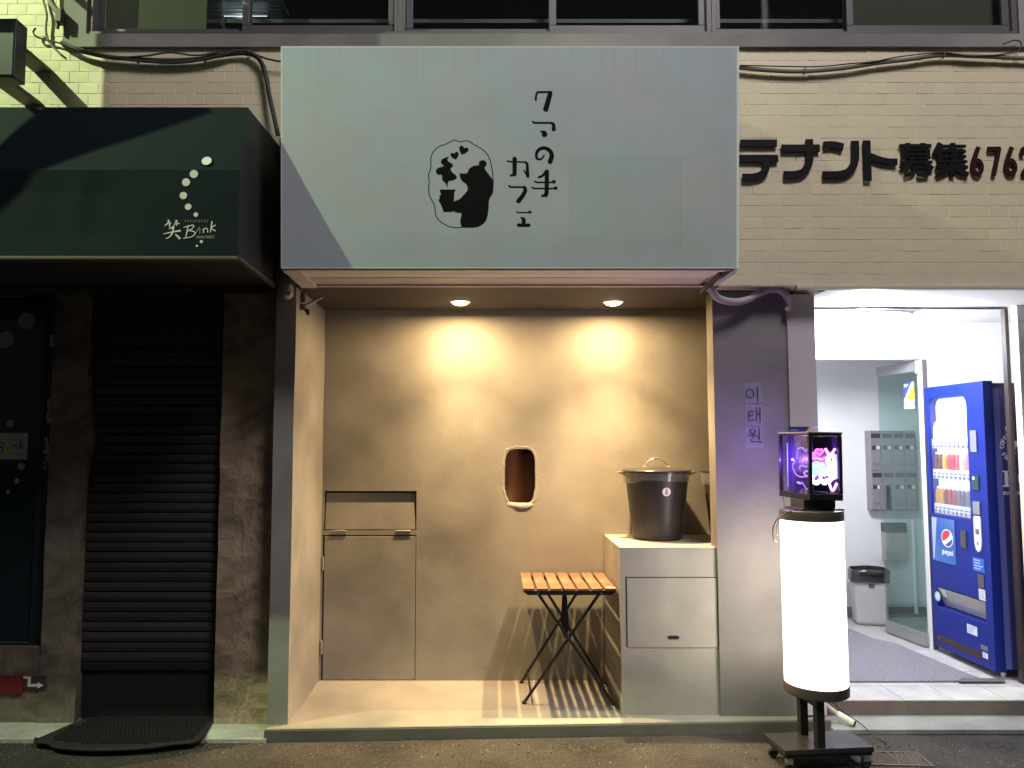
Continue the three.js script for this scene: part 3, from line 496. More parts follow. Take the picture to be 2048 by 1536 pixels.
// ---------------------------------------------------------------- hand-lettered sheets on the right pier
{
  const t = thing('paper_sign', 'three clear plastic sheets with Hangul letters in black on the right pier', 'sign', [1.536, 1.782, -0.122]);
  const sheet = mat([0.86, 0.88, 0.95], 0.12, { transmission: 0.86, ior: 1.45 }), ink = mat([0.015, 0.015, 0.02], 0.6);
  const Q = (X, Y) => [(1460 + X / 4.267 - 1508.5) * 0.00296, -(700 + Y / 4.267 - 828.5) * 0.00286];
  const st = (p, w = 7) => ribbon(p.map((q) => Q(...q)), (w / 4.267) * 0.0029, 0.0012, 0.003, p.length > 3), ringr = (cx, cy, r) => { const p = []; for (let i = 0; i <= 24; i++) { const a = (i / 24) * 6.283; p.push([cx + r * Math.cos(a), cy + r * 1.1 * Math.sin(a)]); } return st(p, 8); };
  [[0.125, 0.052], [-0.005, 0.056], [-0.135, 0.056]].forEach(([y, h]) => { const g = new THREE.PlaneGeometry(0.104, h * 2.25, 10, 6); const p = g.attributes.position; for (let i = 0; i < p.count; i++) p.setZ(i, 0.010 * Math.pow(Math.abs(p.getY(i)) / h, 6) * 0.25 + 0.004 * n3(p.getX(i) * 20, p.getY(i) * 20, y)); g.computeVertexNormals(); g.translate(0, y, 0.0015); part('sheet', uvm(g), sheet, t); });
  part('character', [ringr(178, 368, 33), st([[243, 312], [243, 450]], 8)], ink, t);
  part('character', [st([[158, 528], [208, 522]]), st([[160, 562], [203, 558]]), st([[160, 602], [216, 596]]), st([[163, 528], [163, 602]]), st([[231, 490], [231, 612]]), st([[260, 485], [258, 622]], 8), st([[231, 550], [259, 550]])], ink, t);
  part('character', [ringr(194, 695, 21), st([[152, 736], [224, 728]]), st([[195, 730], [195, 757]]), st([[247, 660], [247, 770]], 8), st([[222, 742], [247, 740]]), st([[180, 762], [180, 786], [272, 788]])], ink, t);
}

// ---------------------------------------------------------------- folding table
{
  const t = thing('folding_table', 'small folding table with brown wooden slats and crossed black legs', 'table', [0.466, 0.066, -0.475]);
  const woodT = texPair(512, 0.6, (u, v) => { const g = fbm(u * 1, v * 0.12, 40, 3, 13), b = fbm(u, v, 5, 3, 23), k = 0.75 + 0.5 * (g - 0.5) + 0.4 * (b - 0.5); return [0.265 * k, 0.140 * k, 0.076 * k, g, 0.5 + 0.2 * g]; });
  const wm = [1, 0.9, 1.08].map((k) => { const m = textured(woodT, 0.0008); m.color.setRGB(k, k, k); return m; });
  const p = 0.0795;
  for (let i = 0; i < 7; i++) { const g = bx(-0.0325, 0.0325, 0.688, 0.703, -0.268, 0.268, 0.003); const o = part('slat', g, wm[i % 3], t); o.position.set((i - 3) * p, 0, 0); o.rotation.y = rr(-0.004, 0.004); }
  for (const z of [-0.235, 0.252]) part('rail', [prism([[-0.275, 0.686], [-0.245, 0.662], [0.245, 0.662], [0.275, 0.686]], 0.006, 'z', z)], black, t);
  for (const s of [-1, 1]) { // front and rear crossed pairs
    const zf = s > 0 ? 0.145 : -0.245, zt = s > 0 ? 0.215 : -0.20, xt = s > 0 ? 0.188 : 0.150;
    for (const k of [-1, 1]) {
      const l = part('leg', [bar([k * 0.262, 0.012, zf + k * 0.008], [-k * xt, 0.672, zt + k * 0.008], 0.017, 0.010)], black, t);
      part('foot', [sphere(0.014, k * 0.262, 0.012, zf + k * 0.008, 1, 0.85, 1)], blackMatt, l);
      if (s > 0) part('rivet', [disc(0.005, 0.003, -k * 0.185, 0.672, 0.2605, 12)], steel, t);
    }
  }
  for (const k of [-1, 1]) part('cross_bar', [rod([k * 0.225, 0.07, 0.15], [k * 0.225, 0.07, -0.245], 0.005)], black, t);
  part('stay', [prism([[-0.016, 0.66], [0.016, 0.66], [0.034, 0.40], [0.0, 0.34], [-0.034, 0.40]].map(([x, y]) => [x * 0.75 - 0.004, y]), 0.006, 'z', -0.02)], black, t);
  part('tag', bx(0.215, 0.268, 0.7035, 0.7045, 0.235, 0.262, 0), mat([0.8, 0.74, 0.6], 0.6), t);
}

// ---------------------------------------------------------------- bins on the counter
{
  const film = mat([0.92, 0.92, 0.94], 0.10, { transmission: 0.9, ior: 1.45 });
  const bodyM = mat([0.032, 0.031, 0.036], 0.42);
  const t = thing('waste_bin', 'dark grey round lidded bin with a white sticker, fully visible on the counter', 'bin', [1.062, 1.014, -0.575], 0, 'lidded bins on the counter');
  part('body', lathe([[0, 0], [0.148, 0], [0.155, 0.006], [0.198, 0.40], [0.203, 0.405], [0.203, 0.412], [0.19, 0.412], [0.15, 0.02]], 64), bodyM, t);
  const lid = part('lid', lathe([[0.214, 0.418], [0.216, 0.426], [0.208, 0.434], [0.15, 0.440], [0.06, 0.452], [0, 0.454]], 64), mat([0.05, 0.047, 0.052], 0.3, { metalness: 0.4 }), t);
  part('handle', [tube([[-0.068, 0.445, 0], [-0.058, 0.47, 0.0], [-0.03, 0.497, 0], [0, 0.503, 0], [0.03, 0.497, 0], [0.058, 0.47, 0], [0.068, 0.445, 0]], 0.0048, 40), bx(-0.088, -0.055, 0.446, 0.453, -0.012, 0.012), bx(0.055, 0.088, 0.446, 0.453, -0.012, 0.012)], brass, lid);
  for (const s of [-1, 1]) part('ear', [prism([[s * 0.195, 0.392], [s * 0.252, 0.413], [s * 0.236, 0.418], [s * 0.195, 0.414]], 0.05, 'z', -0.025)], mat([0.16, 0.15, 0.15], 0.35), t);
  const g = new THREE.CylinderGeometry(0.212, 0.204, 0.06, 120, 8, true); g.translate(0, 0.388, 0);
  { const p = g.attributes.position; for (let i = 0; i < p.count; i++) { const a = Math.atan2(p.getZ(i), p.getX(i)), k = (0.418 - p.getY(i)) / 0.06, r = Math.hypot(p.getX(i), p.getZ(i)) + 0.010 * k * (fbm((a + 3.15) / 6.3, 0.2, 24, 2, 5) - 0.35), dr = 0.035 * k * (fbm((a + 3.15) / 6.3, 0.6, 5, 3, 9) - 0.35) * 1.4 - 0.012 * k * Math.sin(a); p.setXYZ(i, Math.cos(a) * r, p.getY(i) - dr * 0.8, Math.sin(a) * r); } g.computeVertexNormals(); }
  part('liner', uvm(g), film, t);
  const stick = print(128, 128, (x) => { x.fillStyle = '#f1eeea'; x.fillRect(0, 0, 128, 128); x.strokeStyle = '#26221f'; x.lineWidth = 9; x.beginPath(); x.ellipse(64, 78, 15, 24, 0.15, 0, 7); x.stroke(); x.fillStyle = '#26221f'; x.fillRect(50, 28, 30, 12); x.fillRect(58, 38, 10, 20); x.beginPath(); x.arc(60, 84, 6, 0, 7); x.fill(); }, 0.5);
  const sg = new THREE.CircleGeometry(0.0265, 32); { const p = sg.attributes.position; for (let i = 0; i < p.count; i++) { const yy = p.getY(i) + 0.302, R = 0.155 + (0.198 - 0.155) * (yy / 0.40) + 0.001, xx = p.getX(i) + 0.02; p.setXYZ(i, xx, yy, Math.sqrt(R * R - xx * xx)); } sg.computeVertexNormals(); }
  part('sticker', plain(sg), stick, t);
  const t2 = t.clone(); t2.name = numbered('waste_bin'); scene.add(t2); t2.position.set(1.565, 1.014, -0.59); t2.rotation.y = 1.9;
  t2.userData = { label: 'dark grey lidded bin mostly hidden behind the right pier', category: 'bin', group: 'lidded bins on the counter' };
}

// ---------------------------------------------------------------- rolling lantern sign
{
  const L = LAMP.lantern, t = thing('lantern_sign', 'tall white glowing drum sign on a black four-castor trolley', 'sign', [1.668, 0, 0.325], 0.10);
  const drum = lathe([[0.151, 0.395], [0.1535, 0.40], [0.1535, 1.222], [0.151, 1.226]], 64);
  const shadeM = glow(L.color, L.glow);
  part('lamp_shade', drum, shadeM, t);
  for (let k = 0; k < 6; k++) { const a = (k + 0.5) / 6 * Math.PI * 2, l = new THREE.RectAreaLight(new THREE.Color().setRGB(...L.spill), L.panel, 0.15, 0.80); l.position.set(Math.sin(a) * 0.160, 0.81, Math.cos(a) * 0.160); l.rotation.y = a + Math.PI; t.add(l); }
  for (const g of [bx(-0.075, -0.055, 0.468, 0.474, 0.1345, 0.1365, 0.001), bx(-0.090, -0.084, 0.56, 0.566, 0.1255, 0.1275, 0.001)]) part('scuff', g, mat([0.1, 0.09, 0.09], 0.8), t);
  part('bottom_cap', lathe([[0, 0.346], [0.150, 0.346], [0.157, 0.352], [0.157, 0.397], [0.15, 0.40]], 64), mat([0.06, 0.05, 0.045], 0.4), t);
  part('top_cap', lathe([[0.15, 1.22], [0.157, 1.224], [0.157, 1.268], [0.150, 1.274], [0, 1.276]], 64), mat([0.07, 0.06, 0.05], 0.35), t);
  for (const z of [-0.085, 0.080]) part('post', [bx(-0.055, -0.013, 0.11, 0.30, z - 0.02, z + 0.02, 0.003)], black, t);
  part('cross_beam', [bx(-0.0548, -0.0132, 0.3005, 0.346, -0.105, 0.10, 0.003)], black, t);
  const deck = part('deck', bx(-0.232, 0.232, 0.085, 0.112, -0.115, 0.115, 0.005), mat([0.022, 0.022, 0.026], 0.28), t);
  part('skirt', [bx(-0.225, 0.225, 0.068, 0.0845, -0.108, 0.108, 0.004)], black, t);
  for (const [x, z] of [[-0.2, -0.085], [0.2, -0.085], [-0.2, 0.088], [0.2, 0.088]]) {
    const w = part('castor', [bx(x - 0.016, x + 0.016, 0.035, 0.068, z - 0.014, z + 0.014, 0.003), rod([x, 0.05, z], [x, 0.068, z], 0.012)], steel, t);
    const g = new THREE.TorusGeometry(0.017, 0.010, 10, 20); g.translate(x, 0.027, z + 0.002); part('wheel', [plain(g), disc(0.014, 0.012, x, 0.027, z + 0.002, 16)], blackMatt, w);
  }
}
single('cable', 'thin black power cord hanging in a loop beside the neon display', 'cable', [tube([[1.60, 1.285, 0.40], [1.52, 1.265, 0.40], [1.47, 1.225, 0.38], [1.455, 1.17, 0.36], [1.468, 1.12, 0.34], [1.50, 1.10, 0.28]], 0.0035, 40), tube([[1.535, 1.335, 0.30], [1.528, 1.29, 0.33], [1.50, 1.25, 0.37], [1.475, 1.20, 0.37], [1.485, 1.15, 0.33], [1.51, 1.13, 0.28]], 0.002, 40)], black);
{
  const t = thing('pipe', 'cream plastic pipe with an open end lying on the steps behind the trolley', 'pipe');
  part('pipe', tube([[1.80, 0.30, -0.20], [1.85, 0.235, -0.205], [1.91, 0.135, -0.20], [1.98, 0.075, -0.16], [2.02, 0.052, -0.115]], 0.014, 40), pvcCream, t);
  part('collar', [rod([1.985, 0.073, -0.155], [2.045, 0.046, -0.085], 0.019, 16), rod([2.044, 0.0465, -0.086], [2.0455, 0.0458, -0.0845], 0.0155, 16)], mat([0.62, 0.60, 0.55], 0.5), t);
  part('mouth', rod([2.045, 0.046, -0.0855], [2.0462, 0.0455, -0.0838], 0.0150, 16), black, t);
}
single('cable', 'thin black cord trailing down the steps beside the cream pipe', 'cable', [tube([[1.80, 0.32, -0.02], [1.88, 0.24, -0.1], [1.97, 0.12, -0.10], [2.06, 0.06, -0.05], [2.11, 0.012, 0.03], [2.13, 0.006, 0.10], [2.10, 0.005, 0.16]], 0.003, 50)], black);

// ---------------------------------------------------------------- neon display on top of the lantern
{
  const neonBack = mat([0.03, 0.01, 0.04], 0.4); neonBack.emissive.setRGB(0.42, 0.03, 0.50); neonBack.emissiveIntensity = 0.8;  // magenta light on the acrylic backing is put into its own glow
  const t = thing('neon_display', 'small black glass-sided display box with pink, blue and white neon on the drum sign', 'neon sign', [1.676, 1.276, 0.325], 0.10);
  t.rotation.z = -0.012;
  part('foot', [bx(-0.105, 0.125, 0.0, 0.008, -0.09, 0.09, 0.003), bx(-0.085, 0.085, 0.008, 0.052, -0.07, 0.075, 0.004)], mat([0.03, 0.028, 0.03], 0.35), t);
  const x0 = -0.086, x1 = 0.092, z0 = -0.19, z1 = 0.135, y0 = 0.052, y1 = 0.390, f = 0.018;
  part('case', [bx(x0, x1, y0, y0 + 0.032, z0, z1, 0.003), bx(x0, x1, y1 - 0.012, y1, z0, z1, 0.003), ...[[x0, z0], [x1 - f, z0], [x0, z1 - f], [x1 - f, z1 - f]].map(([x, z]) => bx(x, x + f, y0 + 0.0325, y1 - 0.0125, z, z + f, 0.002))], mat([0.014, 0.012, 0.018], 0.25), t);
  part('back_panel', bx(x0 + 0.045, x0 + 0.052, y0 + 0.033, y1 - 0.013, z0 + f, z1 - 0.055, 0), mat([0.05, 0.03, 0.09], 0.3), t);
  part('back_panel', bx(x0 + 0.053, x1 - f - 0.001, y0 + 0.033, y1 - 0.013, z0 + f, z0 + f + 0.008, 0), mat([0.03, 0.014, 0.06], 0.4), t);
  part('glow_backing', bx(x0 + 0.055, x1 - f - 0.002, y0 + 0.105, y0 + 0.250, z1 - 0.075, z1 - 0.068, 0), neonBack, t);
  part('back_panel', bx(x1 - f * 0.6, x1 - f * 0.4, y0 + 0.033, y1 - 0.013, z0 + f + 0.009, z1 - f - 0.001, 0), mat([0.05, 0.02, 0.12], 0.4), t);
  part('pane', bx(x0 + f, x1 - f, y0 + 0.0325, y1 - 0.0125, z1 - 0.006, z1 - 0.004, 0), mat([0.9, 0.9, 0.95], 0.02, { transmission: 1 }), t);
  part('pane', bx(x0 + 0.004, x0 + 0.006, y0 + 0.0325, y1 - 0.0125, z0 + f, z1 - f, 0), mat([0.8, 0.75, 0.95], 0.03, { transmission: 1 }), t);
  part('lid', bx(x0 - 0.004, x1 + 0.002, y1, y1 + 0.008, z0, z1 + 0.004, 0.003), mat([0.20, 0.18, 0.19], 0.5), t);
  const pink = glow([1.0, 0.10, 0.60], 2.6), cyan = glow([0.22, 0.62, 1.0], 2.6), wht = glow([1.0, 0.90, 1.0], 2.6), blu = glow([0.03, 0.03, 1.0], 2.5), vioReflect = glow([0.50, 0.28, 1.0], 1.3);
  const F = (X, Y) => [x0 + f + ((X - 560) / 350) * (x1 - x0 - 2 * f), y0 + 0.033 + (1 - (Y - 165) / 840) * (y1 - y0 - 0.046), z1 - 0.028];
  const heart = (cx, cy, s) => { const p = []; for (let i = 0; i < 24; i++) { const a = (i / 24) * 6.283; p.push(F(cx + s * 16 * Math.pow(Math.sin(a), 3), cy - s * (13 * Math.cos(a) - 5 * Math.cos(2 * a) - 2 * Math.cos(3 * a) - Math.cos(4 * a)))); } return tube(p, 0.0052, 60, 6, true); };
  const tubes = (list, m) => list.forEach((g) => part('neon_tube', g, m, t));
  tubes( [heart(605, 440, 2.2), heart(690, 395, 2.9)], pink);
  tubes( [tube([F(770, 350), F(830, 440), F(900, 350)], 0.0067, 24), tube([F(812, 860), F(855, 960), F(915, 850)], 0.0067, 24)], glow([1.0, 0.35, 0.75], 3.2));
  tubes( [tube([F(830, 440), F(800, 520), F(830, 600), F(790, 680), F(850, 760), F(800, 830)], 0.0128, 50), tube([F(860, 540), F(890, 560), F(850, 640), F(890, 700), F(850, 780)], 0.0090, 40)], wht);
  tubes( [tube([F(580, 600), F(640, 560), F(690, 590), F(640, 640), F(580, 650), F(590, 720), F(680, 700)], 0.0083, 50), tube([F(850, 545), F(905, 540), F(895, 570)], 0.0075, 20)], cyan);
  tubes( [tube([F(585, 740), F(600, 820), F(650, 850), F(700, 810), F(750, 850), F(790, 800)], 0.0112, 50)], wht);
  tubes( [bx(x1 - f - 0.004, x1 - f - 0.0005, y0 + 0.11, y0 + 0.235, z1 - 0.06, z1 - 0.012, 0.001)], blu);
  const S = (X, Y) => [x0 + 0.030, y0 + 0.033 + (1 - (Y - 230) / 780) * (y1 - y0 - 0.046), z0 + f + ((X - 190) / 290) * (z1 - z0 - 2 * f)];
  tubes( [tube([S(320, 560), S(330, 420), S(380, 395), S(410, 440), S(450, 340), S(470, 345)], 0.0025, 40), tube([S(300, 580), S(270, 650), S(300, 760), S(360, 800), S(420, 780)], 0.0025, 40), tube([S(365, 870), S(420, 960), S(465, 900)], 0.0025, 24), tube([S(320, 880), S(350, 890)], 0.0060, 6), tube([S(390, 740), S(420, 710), S(440, 750), S(410, 785), S(390, 740)], 0.0045, 24), tube([S(340, 590), S(400, 560), S(455, 570), S(460, 650), S(350, 650), S(345, 700)], 0.0023, 40)], vioReflect);  // violet outlines reflected in the side glass, built as thin glowing tubes
  tubes( [tube([S(215, 330), S(215, 960)], 0.0023, 8)], glow([0.25, 0.2, 1.0], 2.0));
  tubes([tube([F(600, 560), F(590, 640), F(640, 700), F(610, 760)], 0.0075, 30), tube([F(720, 560), F(760, 620), F(720, 690), F(765, 740)], 0.0085, 30)], cyan);  // further tubes from here on, added to fill out the display glow
  tubes([tube([F(700, 640), F(740, 700), F(690, 760)], 0.008, 24), tube([F(880, 620), F(900, 700), F(880, 790)], 0.007, 20)], wht);
  tubes([tube([F(575, 520), F(640, 480), F(720, 500), F(770, 470)], 0.005, 30)], pink);
  const N = LAMP.neon, l = new THREE.PointLight(new THREE.Color().setRGB(...N.color), N.power); l.position.set(x0 - 0.04, 0.25, z0 + 0.06); l.castShadow = true; l.shadow.radius = 0.2; t.add(l);
  const l2 = new THREE.PointLight(new THREE.Color().setRGB(0.85, 0.45, 1.0), 0.12); l2.position.set(0.0, 0.22, z1 - 0.05); l2.castShadow = true; l2.shadow.radius = 0.5; t.add(l2);
}

// ---------------------------------------------------------------- bar at the left: awning, piers, shutter, window
const greenT = texPair(512, 0.6, (u, v) => { const a = vnoise(u * 170, v * 170, 170, 3) * 0.5 + vnoise(u * 256, v * 60, 256, 4) * 0.5, b = fbm(u, v, 3, 4, 7), k = 0.85 + 0.3 * (a - 0.5) + 0.3 * (b - 0.5); return [0.0024 * k, 0.0096 * k, 0.0126 * k, a, 0.85]; });
const greenCloth = textured(greenT, 0.0012, { specularIntensity: 0.35 });
{
  const t = thing('awning', 'dark green fabric box awning with white dots and lettering over the bar', 'awning');
  const X0 = -4.0, X1 = -1.217;
  { const g = new THREE.PlaneGeometry(X1 - X0, 0.424, 160, 26), p = g.attributes.position; g.translate((X0 + X1) / 2, 2.729, 0.7098); for (let i = 0; i < p.count; i++) { const x = p.getX(i), y = p.getY(i), m = Math.min(1, Math.max(0, (-1.66 - x) * 4)), e = Math.min(1, (0.212 - Math.abs(y - 2.729)) * 9); p.setZ(i, 0.7098 + m * e * (0.030 * n3(x * 2.2, y * 3, 3) + 0.012 * n3(x * 9, y * 2.5, 8) - 0.002)); } g.computeVertexNormals(); part('front_panel', uvm(g), greenCloth, t); }
  part('lining', bx(X0, X1 - 0.01, 2.517, 2.941, 0.684, 0.688, 0), greenCloth, t);
  // slope, sides, top and underside of the cloth box
  const sl = 0.378, sa = Math.atan2(0.71 - 0.60, 3.305 - 2.941);
  const slope = (a, b, off) => { const g = new THREE.PlaneGeometry(b - a, sl, 160, 24), p = g.attributes.position; for (let i = 0; i < p.count; i++) { const x = p.getX(i), y = p.getY(i), m = Math.min(1, Math.max(0, ((b - a) / 2 - 0.25 - x) * 4)), e = Math.min(1, (sl / 2 - Math.abs(y)) * 9); p.setZ(i, m * e * (0.028 * n3(x * 2.4, y * 3, 5) + 0.012 * n3(x * 8, y * 2.5, 9) - 0.003)); } g.computeVertexNormals(); g.rotateX(-sa); g.translate((a + b) / 2, (2.941 + 3.305) / 2, (0.71 + 0.60) / 2 + off); return g; };
  part('slope_panel', uvm(slope(X0, X1, -0.004)), greenCloth, t);
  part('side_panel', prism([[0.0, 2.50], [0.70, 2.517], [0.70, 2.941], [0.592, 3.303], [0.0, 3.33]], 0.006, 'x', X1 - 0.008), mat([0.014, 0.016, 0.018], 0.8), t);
  part('top_panel', prism([[0.0, 3.325], [0.594, 3.30], [0.594, 3.306], [0.0, 3.331]], X1 - X0 - 0.01, 'x', X0), greenCloth, t);
  part('front_frame', [bx(X0, X1 + 0.002, 2.500, 2.5165, 0.655, 0.712, 0.003), bar([X1 - 0.004, 2.508, 0.69], [X1 - 0.004, 2.50, 0.01], 0.03, 0.02)], mat([0.075, 0.06, 0.045], 0.6), t);
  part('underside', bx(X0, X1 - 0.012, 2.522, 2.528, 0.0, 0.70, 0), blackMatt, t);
  // print: dots and lettering, thin vinyl pieces on the cloth
  const vinyl = mat([0.56, 0.58, 0.50], 0.6), vinylDim = mat([0.16, 0.17, 0.13], 0.6);
  const V = (X, Y) => { const px = 300 + X / 7.68, py = 300 + Y / 7.68; return [(px - 980) * 0.002440 * (1 - (py - 430) * 0.00005) , 2.941 - (py - 340) * 0.002465]; };
  const dots = [[717, 330, 63], [598, 500, 61], [556, 705, 56], [630, 878, 50], [747, 999, 35], [830, 1413, 24], [763, 1477, 17]];
  for (const [cx, cy, r] of dots) { const [a, b] = V(cx, Math.max(cy, 372)); part('dot', disc((r / 7.68) * 0.00244, 0.002, a, b, 0.711, 28), vinyl, t); }
  { const g = new THREE.CylinderGeometry(0.024, 0.024, 0.002, 28); g.rotateX(Math.PI / 2); g.rotateX(-sa); g.translate(V(900, 0)[0], 2.99, 0.698); part('dot', plain(g), vinyl, t); }
  const st = (p, w, z = 0.7102) => ribbon(p.map((q) => V(...q)), Array.isArray(w) ? w.map((k) => (k / 7.68) * 0.00244) : (w / 7.68) * 0.00244, 0.0012, z, p.length > 2);
  part('lettering', [st([[322, 1080], [334, 1112], [270, 1170]], [22, 30, 12]), st([[326, 1130], [368, 1132]], 20), st([[345, 1145], [346, 1195]], [24, 12]), st([[458, 1082], [415, 1162]], [30, 14]), st([[428, 1130], [496, 1134]], 22), st([[456, 1138], [450, 1168]], 18), st([[414, 1178], [340, 1218]], [26, 14]), st([[248, 1294], [400, 1262], [516, 1242]], [12, 20, 28]), st([[408, 1186], [384, 1290], [340, 1345], [286, 1368]], [26, 24, 16, 10], 0.7106), st([[428, 1296], [470, 1330], [506, 1370]], [12, 26, 34])], vinyl, t);
  part('lettering', [st([[558, 1194], [640, 1170], [712, 1164], [690, 1212], [612, 1246]], [12, 14, 16, 14, 10]), st([[612, 1246], [700, 1252], [737, 1282], [690, 1332], [554, 1362]], [10, 15, 17, 14, 12], 0.7104), st([[628, 1178], [592, 1352]], 16, 0.7108), st([[858, 1212], [862, 1278]], 16), st([[864, 1234], [900, 1205], [922, 1216], [926, 1272]], 14, 0.7106), st([[994, 1098], [966, 1272]], [20, 14]), st([[1048, 1156], [985, 1204], [1048, 1252]], 15, 0.7106)], vinyl, t);
  stuffOf(part('lettering', [st([[744, 1282], [800, 1196], [806, 1290]], 16), ...[...Array(9)].flatMap((_, i) => { const X = 575 + i * 42; return [st([[X, 1086], [X + 26, 1086]], 7), st([[X + 13, 1080], [X + 6, 1124]], 7, 0.7106), ...(i % 2 ? [st([[X, 1108], [X + 28, 1108]], 7, 0.7109)] : [])]; })], vinylDim, t));
  const since = print(320, 64, (x, w, h) => { x.fillStyle = '#0d1616'; x.fillRect(0, 0, w, h); x.fillStyle = '#8f9586'; x.font = '58px serif'; x.fillText('since.2005', 8, 50); }, 0.75);
  { const a = V(742, 1368), b = V(1042, 1312), g = new THREE.PlaneGeometry(b[0] - a[0], b[1] - a[1]); g.translate((a[0] + b[0]) / 2, (a[1] + b[1]) / 2, 0.7106); part('lettering', plain(g), since, t); }
}
{
  const t = thing('bar_front', 'dark brown rough stone front of the closed bar beneath the green awning', 'shop front');
  const rough = (x0, x1, y0, y1, z0, z1, amp, s, bulge) => { const g = lumpyBox(x0, x1, y0, y1, z0, z1, amp, 5, s, 0.035); const p = g.attributes.position; for (let i = 0; i < p.count; i++) { const x = p.getX(i), y = p.getY(i), z = p.getZ(i); let dx = 0; if (bulge) { const k = Math.exp(-Math.pow((y - 1.68) / 0.17, 2)); if (x > (x0 + x1) / 2) dx = 0.045 * k; } const a = (1 - Math.abs(2 * fbm(x * 0.5 + 3 + 0.3 * Math.abs(x - (x0 + x1) / 2), y * 0.5 + 4, 6, 4, s) - 1)); p.setXYZ(i, x + dx, y, z + (z > z1 - 0.05 ? 0.008 * (a - 0.5) : 0)); } g.computeVertexNormals(); return uvm(toCreasedNormals(g, 1.0)); };
  part('pier', rough(-1.575, -1.2255, 0.02, 2.5, -0.9, -0.15, 0.005, 4, false), stoneBrown, t, 'brown textured pier beside the cafe');
  part('pier', rough(-2.585, -2.378, 0.02, 2.5, -0.8, -0.17, 0.006, 7, true), stone, t, 'dark brown pier with a bulge');
  part('plinth_wall', rough(-4.2, -2.5855, 0.02, 0.445, -0.5, -0.175, 0.004, 9, false), stone, t, 'low brown wall under the dark window');
  part('fascia', bx(-4.2, -1.23, 2.5005, 3.25, -0.25, -0.01, 0), blackMatt, t);
  part('back_wall', bx(-4.2, -1.23, 0.02, 3.2, -1.3, -1.2, 0), blackMatt, t);
  part('threshold', lumpyBox(-2.39, -1.56, 0.02, 0.298, -0.6, -0.235, 0.004, 4, 3), mat([0.012, 0.012, 0.012], 0.8), t);
  part('soffit', bx(-2.6, -1.55, 2.40, 2.5, -0.95, -0.2, 0), mat([0.02, 0.018, 0.016], 0.7), t);
}
{
  const t = thing('roller_shutter', 'closed dark metal roller shutter of horizontal slats between the brown piers', 'shutter', [0, 0, -0.225]);
  const m = [0.040, 0.047, 0.035].map((k) => mat([k * 1.05, k, k], 0.5, { metalness: 0.2 }));
  const g = prism([[0.0, 0.001], [0.008, 0.006], [0.012, 0.028], [0.008, 0.050], [0.0, 0.0555], [-0.003, 0.052], [-0.003, 0.004]], 0.845, 'x', -2.40);
  for (let y = 0.345, i = 0; y < 2.20; y += 0.0575, i++) { const o = part('slat', g, m[Math.floor(rnd() * 3)], t); o.position.set(0, y, rr(-0.0008, 0.0008)); }
  part('bottom_bar', bx(-2.40, -1.555, 0.30, 0.3445, -0.012, 0.010, 0.004), mat([0.015, 0.015, 0.015], 0.5), t);
  part('shutter_box', bx(-2.40, -1.555, 2.225, 2.395, -0.25, 0.03, 0.006), mat([0.02, 0.022, 0.024], 0.5), t);
  part('guide_rail', bx(-2.41, -2.385, 0.05, 2.22, -0.02, 0.03, 0.003), black, t); part('guide_rail', bx(-1.59, -1.57, 0.05, 2.22, -0.02, 0.03, 0.003), black, t);
}
{
  const t = thing('shop_window', 'dark green fixed window panel with pale round dots at the edge of the bar', 'window', [0, 0, -0.205]);
  part('pane', bx(-4.2, -2.675, 0.47, 2.49, -0.02, 0.0, 0.002), mat([0.010, 0.022, 0.025], 0.12), t);
  part('frame', [bx(-2.674, -2.635, 0.446, 2.49, -0.02, 0.012, 0.003), bx(-4.2, -2.675, 0.446, 0.469, -0.02, 0.010, 0.003), bx(-2.634, -2.586, 0.446, 2.49, -0.02, 0.006, 0.003)], mat([0.012, 0.017, 0.018], 0.4), t);
  part('sill_strip', [bx(-4.2, -2.68, 0.462, 0.466, 0.0105, 0.013, 0.001)], steel, t);
  const v = mat([0.30, 0.33, 0.34], 0.5);
  for (const [x, y, r] of [[-2.775, 2.345, 0.050], [-2.895, 2.232, 0.051], [-2.845, 1.73, 0.024], [-2.768, 1.478, 0.0215], [-2.79, 1.392, 0.016], [-2.838, 1.330, 0.0115]]) part('dot', disc(r, 0.002, x, y, 0.001, 30), v, t);
}
